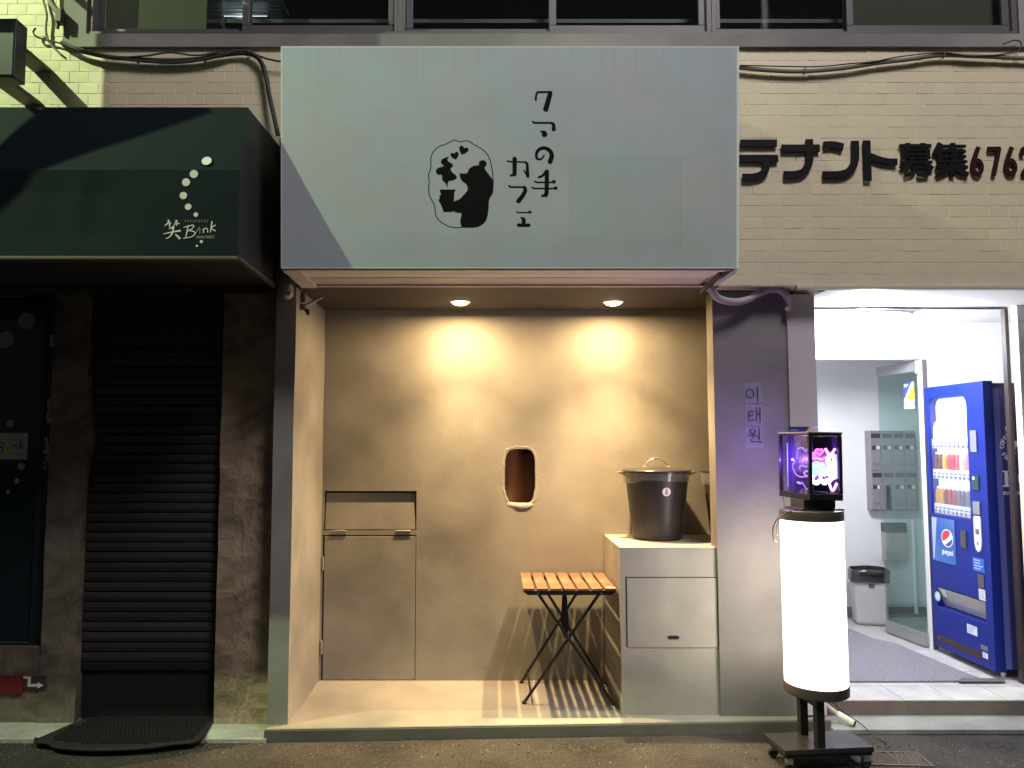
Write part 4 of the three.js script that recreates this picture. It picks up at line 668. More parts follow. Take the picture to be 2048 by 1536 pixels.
{
  const plate = print(512, 260, (x, w, h) => { x.fillStyle = '#b9bcb8'; x.fillRect(0, 0, w, h); const g = x; for (let i = 0; i < 200; i++) { x.fillStyle = `rgba(120,124,120,${rnd() * 0.06})`; x.fillRect(rnd() * w, rnd() * h, 60, 20); } x.fillStyle = '#c9c43c'; x.fillRect(296, 130, 70, 60); x.strokeStyle = '#161616'; x.lineCap = 'round'; x.lineJoin = 'round'; const l = (p, wd) => { x.lineWidth = wd; x.beginPath(); p.forEach((q, i) => (i ? x.lineTo(...q) : x.moveTo(...q))); x.stroke(); }; l([[190, 112], [270, 92], [285, 112], [235, 140], [280, 150], [270, 190], [195, 206]], 9); l([[230, 100], [210, 200]], 9); l([[374, 115], [378, 158]], 9); l([[382, 130], [406, 112], [412, 156]], 9); l([[452, 62], [440, 160]], 10); l([[482, 108], [446, 132], [484, 156]], 9); l([[60, 80], [85, 130]], 8); l([[20, 130], [140, 118]], 9); l([[85, 120], [40, 190]], 9); l([[85, 140], [135, 190]], 10); x.fillStyle = '#333'; x.font = '27px serif'; x.fillText('since.2005', 330, 218); x.fillStyle = '#555'; for (let i = 0; i < 9; i++) x.fillRect(280 + i * 17, 58, 11, 9); }, 0.5);
  const t = thing('name_plate', 'pale metal name plate with black brush lettering on the dark window', 'sign', [-2.885, 1.597, -0.198]);
  part('plate', bx(-0.155, 0.155, -0.078, 0.078, -0.004, 0.003, 0.002), mat([0.42, 0.43, 0.42], 0.5), t);
  part('print', plain(new THREE.PlaneGeometry(0.30, 0.150).translate(0, 0, 0.0036)), plate, t);
}
{
  const stk = (label, draw, w, h, x, y, z, round) => { const m = print(64, Math.round(64 * h / w), draw, 0.5); const g = round ? new THREE.CircleGeometry(0.5, 24) : new THREE.PlaneGeometry(1, 1); g.scale(w, h, 1); const o = thing('sticker', label, 'sticker', [x, y, z]); part('print', plain(g), m, o); part('backing', round ? prism([...Array(20)].map((_, i) => [Math.cos(i * 0.314) * w / 2, Math.sin(i * 0.314) * h / 2]), 0.001, 'z', -0.0015) : bx(-w / 2, w / 2, -h / 2, h / 2, -0.0015, -0.0005, 0), white, o); };
  const z = -0.197;
  stk('small pale rectangular sticker, topmost on the dark window frame', (x, w, h) => { x.fillStyle = '#b5b4aa'; x.fillRect(0, 0, 64, 400); x.fillStyle = '#6a6a66'; for (let i = 0; i < 6; i++) x.fillRect(20, 20 + i * 30, 26, 12); }, 0.026, 0.07, -2.612, 2.225, z);
  stk('upper of two cream oval stickers on the window frame', (x) => { x.fillStyle = '#b3a593'; x.fillRect(0, 0, 64, 400); x.fillStyle = '#7a5f52'; x.fillRect(24, 40, 16, 90); }, 0.028, 0.07, -2.612, 1.842, z, true);
  stk('lower of two cream oval stickers, with a red mark', (x) => { x.fillStyle = '#b7a79a'; x.fillRect(0, 0, 64, 400); x.fillStyle = '#98483f'; x.fillRect(22, 60, 20, 40); }, 0.028, 0.075, -2.613, 1.768, z, true);
  stk('white sticker with two red squares on the window frame', (x) => { x.fillStyle = '#b9b4ba'; x.fillRect(0, 0, 64, 400); x.fillStyle = '#7e1f33'; x.fillRect(12, 25, 40, 52); x.fillRect(12, 86, 40, 52); }, 0.034, 0.095, -2.632, 1.60, z);
  stk('blue and white sticker below the red one on the window frame', (x) => { x.fillStyle = '#8f9ab4'; x.fillRect(0, 0, 64, 400); x.fillStyle = '#3a4f86'; x.fillRect(8, 12, 48, 60); x.fillRect(8, 80, 48, 50); }, 0.034, 0.080, -2.633, 1.50, z);
  stk('pinkish paper slip at the edge of the brown pier', (x) => { x.fillStyle = '#b29ba0'; x.fillRect(0, 0, 64, 400); x.fillStyle = '#7d5a60'; for (let i = 0; i < 8; i++) x.fillRect(10, 18 + i * 24, 44, 5); }, 0.030, 0.11, -2.598, 1.565, z);
}
{
  const m = print(512, 230, (x, w, h) => { x.fillStyle = '#6e1420'; x.fillRect(0, 0, w, h); x.strokeStyle = '#b08a90'; x.lineWidth = 8; x.strokeRect(168, 36, 66, 56); x.beginPath(); x.moveTo(20, 40); x.lineTo(100, 40); x.moveTo(60, 20); x.lineTo(60, 100); x.moveTo(20, 100); x.lineTo(104, 100); x.stroke(); x.strokeStyle = '#8a4a54'; x.lineWidth = 7; x.beginPath(); x.arc(20, 160, 26, -1, 1); x.stroke(); x.beginPath(); x.moveTo(110, 140); x.lineTo(90, 200); x.moveTo(104, 138); x.lineTo(190, 138); x.moveTo(120, 165); x.lineTo(190, 165); x.moveTo(128, 185); x.lineTo(128, 215); x.moveTo(155, 150); x.lineTo(155, 215); x.moveTo(182, 185); x.lineTo(182, 215); x.stroke(); x.beginPath(); x.arc(200, 178, 40, -0.8, 0.8); x.stroke(); }, 0.6);
  const t = thing('direction_sign', 'small dark red sign with a white stepped arrow low on the brown wall', 'sign', [-2.60, 0.24, -0.158]);
  part('plate', bx(-0.32, -0.075, -0.055, 0.045, -0.012, -0.001, 0.002), mat([0.10, 0.012, 0.02], 0.6), t);
  part('plate', bx(-0.0745, 0.052, -0.028, 0.045, -0.012, -0.0005, 0.002), mat([0.05, 0.03, 0.022], 0.6), t);
  part('print', plain(new THREE.PlaneGeometry(0.24, 0.096).translate(-0.197, -0.005, 0.0004)), m, t);
  part('arrow', [prism([[-0.072, 0.030], [-0.072, 0.042], [-0.030, 0.042], [-0.030, -0.001], [0.012, -0.001], [0.012, 0.009], [0.044, -0.008], [0.012, -0.025], [0.012, -0.015], [-0.046, -0.015], [-0.046, 0.030]], 0.003, 'z', 0.0)], mat([0.55, 0.50, 0.55], 0.6), t);
}
{
  const t = thing('door_mat', 'black rubber scraper mat with a curved front edge before the shutter', 'door mat', [0, 0.021, 0]);
  const out = [[-2.44, 0.10], [-2.41, 0.150], [-2.33, 0.168], [-2.27, 0.215], [-2.12, 0.250], [-1.95, 0.252], [-1.77, 0.222], [-1.66, 0.175], [-1.575, 0.150], [-1.55, 0.05], [-1.585, -0.16], [-1.60, -0.228], [-2.34, -0.228], [-2.36, -0.16]];
  part('base', prism(out, 0.010, 'y', 0), rubber, t);
  const nubs = []; const g = new THREE.BoxGeometry(0.014, 0.007, 0.014);
  for (let i = 0; i < 38; i++) for (let j = 0; j < 30; j++) { const x = -2.36 + i * 0.0215 + (j % 2) * 0.011, z = -0.205 + j * 0.0245; const inside = z < 0.20 - 0.55 * Math.pow(x + 1.98, 2) - 0.02 && x > -2.33 + (z > -0.1 ? -0.03 : 0.02) && x < -1.60; if (!inside) continue; const q = g.clone(); q.rotateY(0.785); q.translate(x, 0.0133, z); nubs.push(q); }
  stuffOf(part('tread', nubs, rubber, t));
  part('border', [tube(out.slice(0, 10).map(([x, z]) => [x, 0.012, z]), 0.009, 60, 6)], rubber, t);
}
{
  const t = thing('hanging_sign', 'small dark green projecting sign box high on the yellow lit tiles', 'sign', [-2.62, 3.69, 0.40]);
  part('box', bx(-0.42, 0.120, -0.155, 0.165, -0.05, 0.05, 0.006), mat([0.010, 0.016, 0.017], 0.4), t);
  part('face', bx(-0.41, 0.110, -0.145, 0.155, 0.0505, 0.053, 0.002), mat([0.011, 0.019, 0.020], 0.4), t);
  for (const [x, y] of [[0.0, 0.10], [-0.05, -0.10]]) part('arm', bx(x - 0.05, x + 0.05, y - 0.012, y + 0.012, -0.40, -0.0505, 0.003), mat([0.05, 0.05, 0.05], 0.5), t);
  part('unseen_plate', prism([[-0.50, -0.28], [0.24, 0.46], [-0.42, 0.55]], 0.02, 'z', 0.60), greyPaint, t);  // plate out of view, placed to darken the upper left of the awning
  part('arm', rod([-0.30, 0.1, 0.05], [-0.30, 0.3, 0.60], 0.015), greyPaint, t);  // carries the plate that is out of view
}
{ // unseen board, out of view above the frame, placed to shade the tiles under it
  const t = thing('unseen_board', 'long grey board out of view above the frame, placed to shade the tiles below', 'sign', [-2.43, 4.42, 0.53]);
  part('board', bx(-0.60, 0.62, -0.45, 0.45, -0.04, 0.04, 0.01), greyPaint, t);
  for (const x of [-0.45, 0.45]) part('arm', bar([x, 0.2, -0.04], [x, 0.2, -0.53], 0.03, 0.03), aluminiumDull, t);
}

// ---------------------------------------------------------------- lit entrance at the right
const steps = new THREE.Group(); steps.name = 'entrance_steps'; steps.userData = { kind: 'structure' }; scene.add(steps);
{
  part('tread', [bx(1.9105, 5.0, 0.0, 0.027, -0.275, -0.045, 0.003)], graniteGrey, steps);
  part('riser', [bx(1.80, 5.0, 0.0, 0.108, -0.29, -0.272, 0.003)], graniteBrown, steps);
  part('tread', [bx(1.80, 1.9100, 0.0, 0.060, -0.6, -0.285, 0.003)], graniteGrey, steps);
  const xs = [1.80, 2.14, 2.43, 2.725, 3.04, 3.33, 3.62, 3.91, 4.2], gap = 0.002;
  for (let i = 0; i < xs.length - 1; i++) for (const [z0, z1] of [[-0.531, -0.274], [-0.83, -0.533], [-1.13, -0.832], [-1.36, -1.132]]) { if (z1 < -0.53 && xs[i] < 1.9) continue; part('slab', bx(xs[i] + gap, xs[i + 1] - gap, 0.09, 0.112, z0 + gap, z1 - gap, 0.0015), graniteLight, steps); }
  part('bed', [bx(1.80, 5.0, 0.0, 0.1095, -1.4, -0.291, 0)], mat([0.12, 0.115, 0.11], 0.9), steps);
}
{
  const t = thing('entrance_lobby', 'white walled building entrance lobby, brightly lit', 'lobby');
  part('ceiling', bx(1.95, 4.2, 2.515, 2.57, -1.36, -0.205, 0), lobbyWhite, t);
  part('soffit', bx(1.93, 4.2, 2.49, 2.514, -0.56, -0.0, 0.003), lobbyWhite, t);
  part('side_wall', bx(1.81, 1.95, 0.05, 2.515, -2.6, -0.262, 0), lobbyWhite, t);
  part('side_wall', bx(4.15, 4.3, 0.0, 2.6, -2.6, -0.40, 0), lobbyWhite, t);
  part('inner_wall', [bx(1.95, 3.222, 2.235, 2.515, -1.42, -1.36, 0.003), bx(3.222, 4.15, 0.0, 2.515, -1.42, -1.36, 0.003)], lobbyWhite, t);
  part('back_wall', bx(1.9, 4.6, 0.0, 2.7, -2.55, -2.40, 0), lobbyWhite, t);
  part('inner_ceiling', bx(1.9, 4.6, 2.56, 2.7, -2.45, -1.42, 0), lobbyWhite, t);
  part('inner_floor', bx(1.9, 4.6, 0.06, 0.112, -2.42, -1.362, 0), mat([0.42, 0.42, 0.41], 0.35), t);
  part('skirting', bx(1.95, 4.15, 0.1125, 0.20, -2.40, -2.388, 0.002), mat([0.26, 0.23, 0.21], 0.6), t);
}
{
  const t = thing('entrance_pier', 'pale painted pier of square tiles between the cafe and the entrance', 'pier', [0, 0, -0.112]);
  for (const [y0, y1] of [[0.08, 0.55], [0.553, 1.12], [1.123, 1.705], [1.708, 2.488]]) part('tile', bx(1.7435, 1.906, y0, y1, -0.14, 0.0, 0.003), pierPaint, t);
  const p2 = thing('entrance_pier', 'white tiled pier at the far edge, right of the drinks machine', 'pier', [0, 0, -0.49]);
  part('core', bx(3.351, 4.2, 0.112, 2.489, -0.05, -0.003, 0), grout, p2);
  for (let i = 0; i < 24; i++) { const a = 0.114 + i * 0.099; for (const [x0, x1] of [[3.352, 3.58], [3.583, 3.82]]) part('tile', bx(x0, x1, a, Math.min(a + 0.0965, 2.488), -0.0028, 0.004, 0.002), lobbyWhite, p2); }
}
{
  const t = thing('door_frame', 'dark thin metal outer door frame of the entrance', 'door frame', [0, 0, -0.56]);
  part('head', bx(1.95, 3.347, 2.478, 2.4895, -0.03, 0.0, 0.002), mat([0.10, 0.08, 0.11], 0.4), t);
  part('post', bx(3.322, 3.347, 0.113, 2.477, -0.04, 0.0, 0.003), mat([0.035, 0.025, 0.028], 0.4), t);
  part('closer', bx(3.24, 3.32, 2.4905, 2.512, -0.02, 0.03, 0.002), greyPaint, t);
}
{
  const t = thing('wall_trim', 'pale metal drip trim along the lower edge of the tile wall over the entrance', 'trim');
  part('trim', bx(1.752, 4.2, 2.492, 2.5145, -0.002, 0.022, 0.004), mat([0.55, 0.50, 0.45], 0.5), t);
  part('end_cap', bx(1.748, 1.7515, 2.488, 2.516, -0.002, 0.024, 0.001), mat([0.3, 0.27, 0.24], 0.5), t);
}
{ // round ceiling lamp
  const L = LAMP.lobby, t = thing('ceiling_lamp', 'flat round white ceiling lamp glowing in the entrance lobby', 'ceiling lamp', [2.63, 2.514, -0.90]);
  part('body', lathe([[0.255, -0.002], [0.262, -0.012], [0.258, -0.034], [0.245, -0.042]], 64), mat([0.62, 0.62, 0.66], 0.4), t);
  part('lamp_diffuser', lathe([[0.250, -0.040], [0.240, -0.052], [0.15, -0.062], [0, -0.066]], 64), glow(L.color, 5), t);
  const a = new THREE.RectAreaLight(new THREE.Color().setRGB(...L.color), L.power, 0.42, 0.42); a.position.set(0, -0.075, 0); a.rotation.x = -Math.PI / 2; t.add(a);
  const b = new THREE.PointLight(new THREE.Color().setRGB(...L.color), L.side); b.position.set(0, -0.16, 0); b.castShadow = true; b.shadow.radius = 4; t.add(b);
}
{
  const t = thing('glass_door', 'open clear glass door with metal top and bottom rails in the lobby', 'door', [3.205, 0.112, -1.40], 0.13);
  const rail = mat([0.36, 0.37, 0.37], 0.35, { metalness: 0.6 }), D = 0.46;                     // hinged at the origin, leaf along -z
  part('pane', bx(-0.004, 0.004, 0.105, 2.035, -D, -0.005, 0.001), doorGlass, t);
  part('top_rail', bx(-0.016, 0.016, 2.0355, 2.11, -D, 0, 0.003), rail, t);
  part('bottom_rail', bx(-0.016, 0.016, 0.012, 0.1045, -D, 0, 0.003), rail, t);
  part('pivot', [disc(0.012, 0.01, 0, 2.075, 0.004, 16), bx(-0.02, 0.02, 2.02, 2.12, 0.0005, 0.02, 0.003)], steel, t);
  const h = part('handle_plate', bx(-0.030, -0.012, 0.965, 1.165, -D + 0.01, -D + 0.075, 0.003), mat([0.10, 0.10, 0.12], 0.4), t);
  part('handle_plate', bx(0.012, 0.030, 0.965, 1.165, -D + 0.01, -D + 0.10, 0.003), mat([0.34, 0.34, 0.35], 0.3, { metalness: 0.5 }), t);
  const sec = print(128, 256, (x) => { x.fillStyle = '#dfe2f2'; x.fillRect(0, 0, 128, 256); x.fillStyle = '#3344a8'; x.fillRect(0, 0, 128, 170); x.fillStyle = '#f0e22c'; x.beginPath(); x.moveTo(128, 20); x.lineTo(128, 170); x.lineTo(24, 170); x.fill(); x.fillStyle = '#f4f4fb'; x.beginPath(); x.moveTo(128, 0); x.lineTo(128, 22); x.lineTo(24, 172); x.lineTo(0, 172); x.lineTo(104, 0); x.fill(); x.fillStyle = '#e8ebff'; x.fillRect(10, 20, 50, 9); x.fillRect(10, 36, 30, 7); x.fillStyle = '#8d8fd0'; x.fillRect(0, 178, 128, 60); }, 0.5);
  const pl = new THREE.PlaneGeometry(0.12, 0.20); pl.rotateY(-Math.PI / 2); pl.translate(-0.0065, 1.86, -0.085); part('security_sticker', plain(pl), sec, t);
  const fr = thing('door_frame', 'grey aluminium inner door frame beside the open glass door', 'door frame', [0, 0, -1.39]);
  part('post', bx(3.224, 3.262, 0.113, 2.234, -0.04, 0.034, 0.003), aluminium, fr);
  part('head', bx(1.951, 3.262, 2.2355, 2.252, -0.04, 0.034, 0.002), greyPaint, fr);
  const g = new THREE.PlaneGeometry(0.115, 0.075); g.translate(1.794, 1.668, -0.1105);
  const s2 = print(128, 84, (x) => { x.fillStyle = '#2c3390'; x.fillRect(0, 0, 128, 84); x.fillStyle = '#d8c85a'; x.beginPath(); x.moveTo(128, 0); x.lineTo(128, 84); x.lineTo(60, 84); x.fill(); x.fillStyle = '#a8a9dd'; for (let i = 0; i < 3; i++) x.fillRect(8, 14 + i * 18, 50 - i * 8, 6); }, 0.5);
  const o = thing('sticker', 'blue and yellow security sticker on the pale pier behind the neon display', 'sticker'); part('print', plain(g), s2, o); part('backing', bx(1.7365, 1.8515, 1.6305, 1.7055, -0.1118, -0.1109, 0), white, o);
}
{
  const t = thing('mailbox', 'grey bank of eight steel mailboxes on the lobby back wall', 'mailboxes', [3.283, 1.03, -2.398]);
  const m = mat([0.30, 0.29, 0.30], 0.4, { metalness: 0.3 });
  part('case', bx(0, 0.40, 0, 0.685, 0, 0.085, 0.003), m, t);
  for (let r = 0; r < 2; r++) for (let c = 0; c < 4; c++) {
    const x = 0.004 + c * 0.098, y = 0.008 + r * 0.338, d = part('mailbox_door', bx(x, x + 0.094, y, y + 0.330, 0.0855, 0.094, 0.003), m, t);
    part('slot', bx(x + 0.006, x + 0.088, y + 0.275, y + 0.315, 0.0935, 0.0955, 0.001), mat([0.05, 0.035, 0.06], 0.4), d);
    part('dial', [bx(x + 0.008, x + 0.088, y + 0.175, y + 0.212, 0.0935, 0.0965, 0.002), disc(0.014, 0.014, x + 0.024, y + 0.193, 0.100, 18)], mat([0.05, 0.05, 0.055], 0.4), d);
    part('name_card', bx(x + 0.046, x + 0.078, y + 0.178, y + 0.208, 0.0966, 0.0978, 0.001), white, d);
    part('nameplate', bx(x + 0.018, x + 0.078, y + 0.035, y + 0.062, 0.0935, 0.0948, 0.001), mat([0.2, 0.2, 0.21], 0.4), d);
  }
  const b = thing('junction_box', 'beige wall box with a dark panel below the mailboxes', 'box', [3.395, 0.60, -2.398]);
  part('case', bx(0, 0.19, 0, 0.24, 0, 0.07, 0.006), mat([0.42, 0.40, 0.36], 0.5), b);
  part('panel', bx(0, 0.19, 0.245, 0.322, 0, 0.072, 0.004), mat([0.06, 0.06, 0.07], 0.4), b);
  part('pipe', rod([0.26, -0.45, 0.04], [0.26, 0.35, 0.04], 0.016, 12), lobbyWhite, b);
}
{
  const t = thing('waste_bin', 'square grey plastic bin with a black bag in the lobby', 'bin', [3.165, 0.1125, -2.17], -0.25);
  const g = new RoundedBoxGeometry(0.27, 0.40, 0.22, 3, 0.035); g.translate(0, 0.2, 0); { const p = g.attributes.position; for (let i = 0; i < p.count; i++) { const k = 0.90 + 0.10 * (p.getY(i) / 0.4); p.setX(i, p.getX(i) * k); p.setZ(i, p.getZ(i) * k); } g.computeVertexNormals(); }
  part('body', plain(g), mat([0.46, 0.46, 0.46], 0.5), t);
  const b = new THREE.CylinderGeometry(0.175, 0.162, 0.10, 90, 14, true); b.translate(0, 0.405, 0); { const p = b.attributes.position; for (let i = 0; i < p.count; i++) { const a = Math.atan2(p.getZ(i), p.getX(i)), y = p.getY(i), f = 1 + 0.16 * (fbm((a + 3.15) / 6.3, y * 2 + 0.2, 12, 3, 8) - 0.5), q = Math.pow(Math.pow(Math.abs(Math.cos(a)), 4) + Math.pow(Math.abs(Math.sin(a)) * 1.2, 4), -0.25), top = y > 0.44 ? 1 - (y - 0.44) * 4 : 1; p.setXYZ(i, Math.cos(a) * 0.152 * f * q * top, y + 0.03 * (fbm((a + 3.15) / 6.3, 0.4, 7, 3, 18) - 0.5), Math.sin(a) * 0.152 * f * q * top); } b.computeVertexNormals(); }
  part('bag', uvm(b), mat([0.035, 0.03, 0.03], 0.3, {}), t);
  part('bag_top', [uvm(new THREE.CircleGeometry(0.16, 24).rotateX(-Math.PI / 2).translate(0, 0.425, 0))], mat([0.03, 0.026, 0.026], 0.4), t);
  part('label_plate', bx(-0.025, 0.02, 0.305, 0.345, 0.105, 0.109, 0.001), mat([0.08, 0.08, 0.09], 0.5), t);
}
{
  const pts = [[2.0, -0.602], [2.5, -0.598], [3.135, -0.605], [3.10, -0.72], [3.06, -1.1], [3.02, -1.5], [2.93, -1.62], [2.88, -1.95], [2.0, -1.95]];
  single('carpet', 'grey violet looped carpet running through the lobby doorway', 'carpet', [prism(pts, 0.010, 'y', 0.1125, 0.002)], carpetM);
  single('floor_plate', 'small dark steel plate on the slabs in front of the drinks machine', 'floor plate', [prism([[2.93, -0.575], [3.22, -0.575], [3.25, -0.63], [2.98, -0.64]], 0.006, 'y', 0.1225, 0.001)], mat([0.14, 0.14, 0.14], 0.4));
}
// ---------------------------------------------------------------- drinks machine: front looks along local +z
{
  const t = thing('vending_machine', 'tall blue drinks vending machine with lit bottle shelves in the lobby', 'vending machine', [3.225, 0.112, -1.005], -Math.PI / 2);
  const blue = mat([0.006, 0.020, 0.22], 0.42, { specularIntensity: 0.6 }), navy = mat([0.020, 0.024, 0.10], 0.45), wh = mat([0.7, 0.72, 0.75], 0.4);
  const WX = 0.335, TOP = 1.905, B = 0.045;
  part('body', bx(-WX, WX, B + 0.02, TOP - 0.01, -0.70, -0.065, 0.006), navy, t);
  // door with a window opening, lower bay and grille openings
  const s = new THREE.Shape([[-WX, B], [WX, B], [WX, TOP], [-WX, TOP]].map((p) => new THREE.Vector2(...p)));
  const rrect = (x0, x1, y0, y1, r0, r1) => { const p = new THREE.Path(); p.moveTo(x0 + r0, y0); p.lineTo(x1 - r0, y0); p.quadraticCurveTo(x1, y0, x1, y0 + r0); p.lineTo(x1, y1 - r1); p.quadraticCurveTo(x1, y1, x1 - r1, y1); p.lineTo(x0 + r1, y1); p.quadraticCurveTo(x0, y1, x0, y1 - r1); p.lineTo(x0, y0 + r0); p.quadraticCurveTo(x0, y0, x0 + r0, y0); return p; };
  s.holes.push(rrect(-0.305, 0.155, 0.985, 1.825, 0.006, 0.07), rrect(-0.285, 0.265, 0.325, 0.475, 0.006, 0.01), rrect(-0.30, 0.20, 0.085, 0.128, 0.01, 0.02));
  part('door', plain(new THREE.ExtrudeGeometry(s, { depth: 0.055, bevelEnabled: true, bevelThickness: 0.006, bevelSize: 0.004, bevelSegments: 2, curveSegments: 10 }).translate(0, 0, -0.062)), blue, t);
  part('lamp_panel', bx(-0.31, 0.16, 0.98, 1.83, -0.0645, -0.060, 0), glow([0.86, 0.94, 1.0], 1.5), t);
  part('window_pane', bx(-0.303, 0.153, 0.988, 1.820, -0.012, -0.010, 0), mat([0.95, 0.97, 1.0], 0.02, { transmission: 1 }), t);
  const bl = new THREE.RectAreaLight(new THREE.Color().setRGB(0.88, 0.94, 1.0), 0.7, 0.42, 0.78); bl.position.set(-0.075, 1.40, 0.012); bl.rotation.y = Math.PI; t.add(bl);
  // shelves with bottles and buttons
  const bot = lathe([[0, 0], [0.018, 0], [0.020, 0.004], [0.020, 0.055], [0.0185, 0.062], [0.020, 0.072], [0.018, 0.09], [0.009, 0.108], [0.009, 0.118], [0, 0.118]], 14), can = lathe([[0, 0], [0.016, 0], [0.019, 0.004], [0.019, 0.092], [0.016, 0.098], [0, 0.098]], 14), cap = lathe([[0.0095, 0.108], [0.0105, 0.108], [0.0105, 0.121], [0, 0.122]], 12);
  const rows = [[1.530, [[0.7, 0.75, 0.75], [0.62, 0.72, 0.68], [0.75, 0.75, 0.78], [0.35, 0.36, 0.4], [0.72, 0.76, 0.76], [0.7, 0.72, 0.7], [0.68, 0.72, 0.76], [0.74, 0.74, 0.76], [0.72, 0.74, 0.78]]], [1.312, [[0.12, 0.015, 0.02], [0.12, 0.02, 0.03], [0.65, 0.45, 0.02], [0.6, 0.05, 0.08], [0.6, 0.04, 0.06], [0.62, 0.10, 0.12], [0.65, 0.6, 0.62], [0.66, 0.3, 0.35], [0.6, 0.5, 0.55]]], [1.065, [[0.5, 0.25, 0.03], [0.55, 0.30, 0.04], [0.22, 0.05, 0.05], [0.25, 0.06, 0.06], [0.35, 0.08, 0.10], [0.16, 0.14, 0.16], [0.13, 0.13, 0.17], [0.15, 0.15, 0.2], [0.3, 0.3, 0.35]]]];
  const matFor = new Map(), bm = (c) => { const k = c.join(); if (!matFor.has(k)) matFor.set(k, mat(c, 0.25, { clearcoat: 0.6 })); return matFor.get(k); };
  const capM = mat([0.75, 0.75, 0.72], 0.4), btn = mat([0.25, 0.25, 0.32], 0.35), tagM = mat([0.16, 0.16, 0.26], 0.5);
  for (const [y, cols] of rows) {
    part('shelf', bx(-0.302, 0.152, y - 0.070, y - 0.001, -0.0595, -0.020, 0.003), wh, t);
    cols.forEach((c, i) => {
      const x = -0.275 + i * 0.050, o = part('bottle', i % 4 === 1 && y > 1.4 ? can : bot, bm(c), t); o.position.set(x, y, -0.040);
      if (o.geometry === bot) part('cap', cap, capM, o);
      const bt = part('button', disc(0.010, 0.010, x, y - 0.052, -0.016, 14), btn, t); part('price_tag', bx(x - 0.016, x + 0.016, y - 0.034, y - 0.024, -0.0198, -0.0185, 0), tagM, t);
    });
  }
  const ad = print(256, 320, (x, w, h) => { const g = x.createLinearGradient(0, h, w, 0); g.addColorStop(0, '#3f74bb'); g.addColorStop(0.55, '#2a58a6'); g.addColorStop(1, '#4d78b4'); x.fillStyle = g; x.fillRect(0, 0, w, h); x.fillStyle = '#a9b6d8'; x.beginPath(); x.moveTo(0, 0); x.lineTo(60, 0); x.lineTo(18, 300); x.lineTo(0, 320); x.fill(); const cx = 172, cy = 138, r = 62; x.save(); x.beginPath(); x.arc(cx, cy, r, 0, 7); x.fillStyle = '#f2f2f6'; x.fill(); x.clip(); x.fillStyle = '#c8384a'; x.beginPath(); x.moveTo(cx - 70, cy - 70); x.lineTo(cx + 40, cy - 70); x.bezierCurveTo(cx + 40, cy - 6, cx - 20, cy + 14, cx - 70, cy + 34); x.fill(); x.fillStyle = '#27408f'; x.beginPath(); x.moveTo(cx - 60, cy + 70); x.bezierCurveTo(cx - 20, cy + 44, cx + 26, cy + 26, cx + 66, cy - 12); x.lineTo(cx + 70, cy + 70); x.fill(); x.restore(); x.strokeStyle = '#eef0f8'; x.lineWidth = 7; x.beginPath(); x.arc(cx, cy, r, 0, 7); x.stroke(); x.fillStyle = '#f4f5fb'; x.font = 'bold 50px sans-serif'; x.fillText('pepsi', 106, 258); }, 0.4);
  part('advert_panel', bx(-0.303, -0.03, 0.655, 0.965, 0.0, 0.003, 0.001), mat([0.1, 0.2, 0.5], 0.4), t); part('advert_print', plain(new THREE.PlaneGeometry(0.270, 0.306).translate(-0.1665, 0.81, 0.0038)), ad, t);
  part('delivery_flap', [(() => { const g = new RoundedBoxGeometry(0.54, 0.135, 0.006, 1, 0.002); g.rotateX(0.35); g.translate(-0.01, 0.402, -0.03); return uvm(g); })()], mat([0.33, 0.32, 0.31], 0.2, { clearcoat: 0.8 }), t);
  part('delivery_tray', bx(-0.29, 0.27, 0.31, 0.49, -0.0646, -0.061, 0), mat([0.05, 0.05, 0.06], 0.6), t);
  part('flap_label', (() => { const g = new THREE.PlaneGeometry(0.06, 0.055); g.rotateX(0.35); g.translate(-0.22, 0.43, -0.0155); return plain(g); })(), wh, t);
  part('grille', [...Array(4)].map((_, i) => bx(-0.30, 0.20, 0.088 + i * 0.011, 0.092 + i * 0.011, -0.03, 0.002, 0.001)), mat([0.12, 0.07, 0.05], 0.5), t);
  part('grille_back', bx(-0.31, 0.21, 0.08, 0.132, -0.0648, -0.06, 0), black, t);
  part('display', bx(0.19, 0.258, 1.44, 1.585, 0.0005, 0.006, 0.003), mat([0.20, 0.20, 0.22], 0.3), t);
  const led = part('coin_unit', bx(0.192, 0.262, 1.19, 1.285, 0.0005, 0.006, 0.004), mat([0.02, 0.05, 0.05], 0.3), t); part('lamp_dot', disc(0.010, 0.004, 0.212, 1.268, 0.007, 12), glow([0.5, 1.0, 0.6], 1.2), led);
  part('coin_slot', bx(0.19, 0.262, 1.03, 1.115, 0.0005, 0.008, 0.004), mat([0.32, 0.36, 0.38], 0.3, { metalness: 0.5 }), t);
  part('bill_plate', [prism([[0.192, 0.84], [0.205, 0.80], [0.228, 0.785], [0.251, 0.80], [0.263, 0.84], [0.263, 1.0], [0.255, 1.018], [0.20, 1.018], [0.192, 1.0]], 0.006, 'z', 0.0005, 0.001)], mat([0.75, 0.75, 0.77], 0.4), t);
  part('bill_slot', [bx(0.21, 0.248, 0.90, 0.935, 0.0078, 0.0095, 0.001), bx(0.22, 0.236, 0.83, 0.85, 0.0078, 0.0095, 0.001)], mat([0.15, 0.15, 0.16], 0.4), t);
  part('card_reader', [bx(0.035, 0.10, 0.79, 0.905, 0.0005, 0.007, 0.003), bx(0.048, 0.088, 0.81, 0.885, 0.0072, 0.009, 0.001)], mat([0.06, 0.06, 0.065], 0.3), t);
  part('return_slot', bx(0.205, 0.268, 0.555, 0.64, 0.0005, 0.006, 0.003), mat([0.09, 0.08, 0.08], 0.3), t);
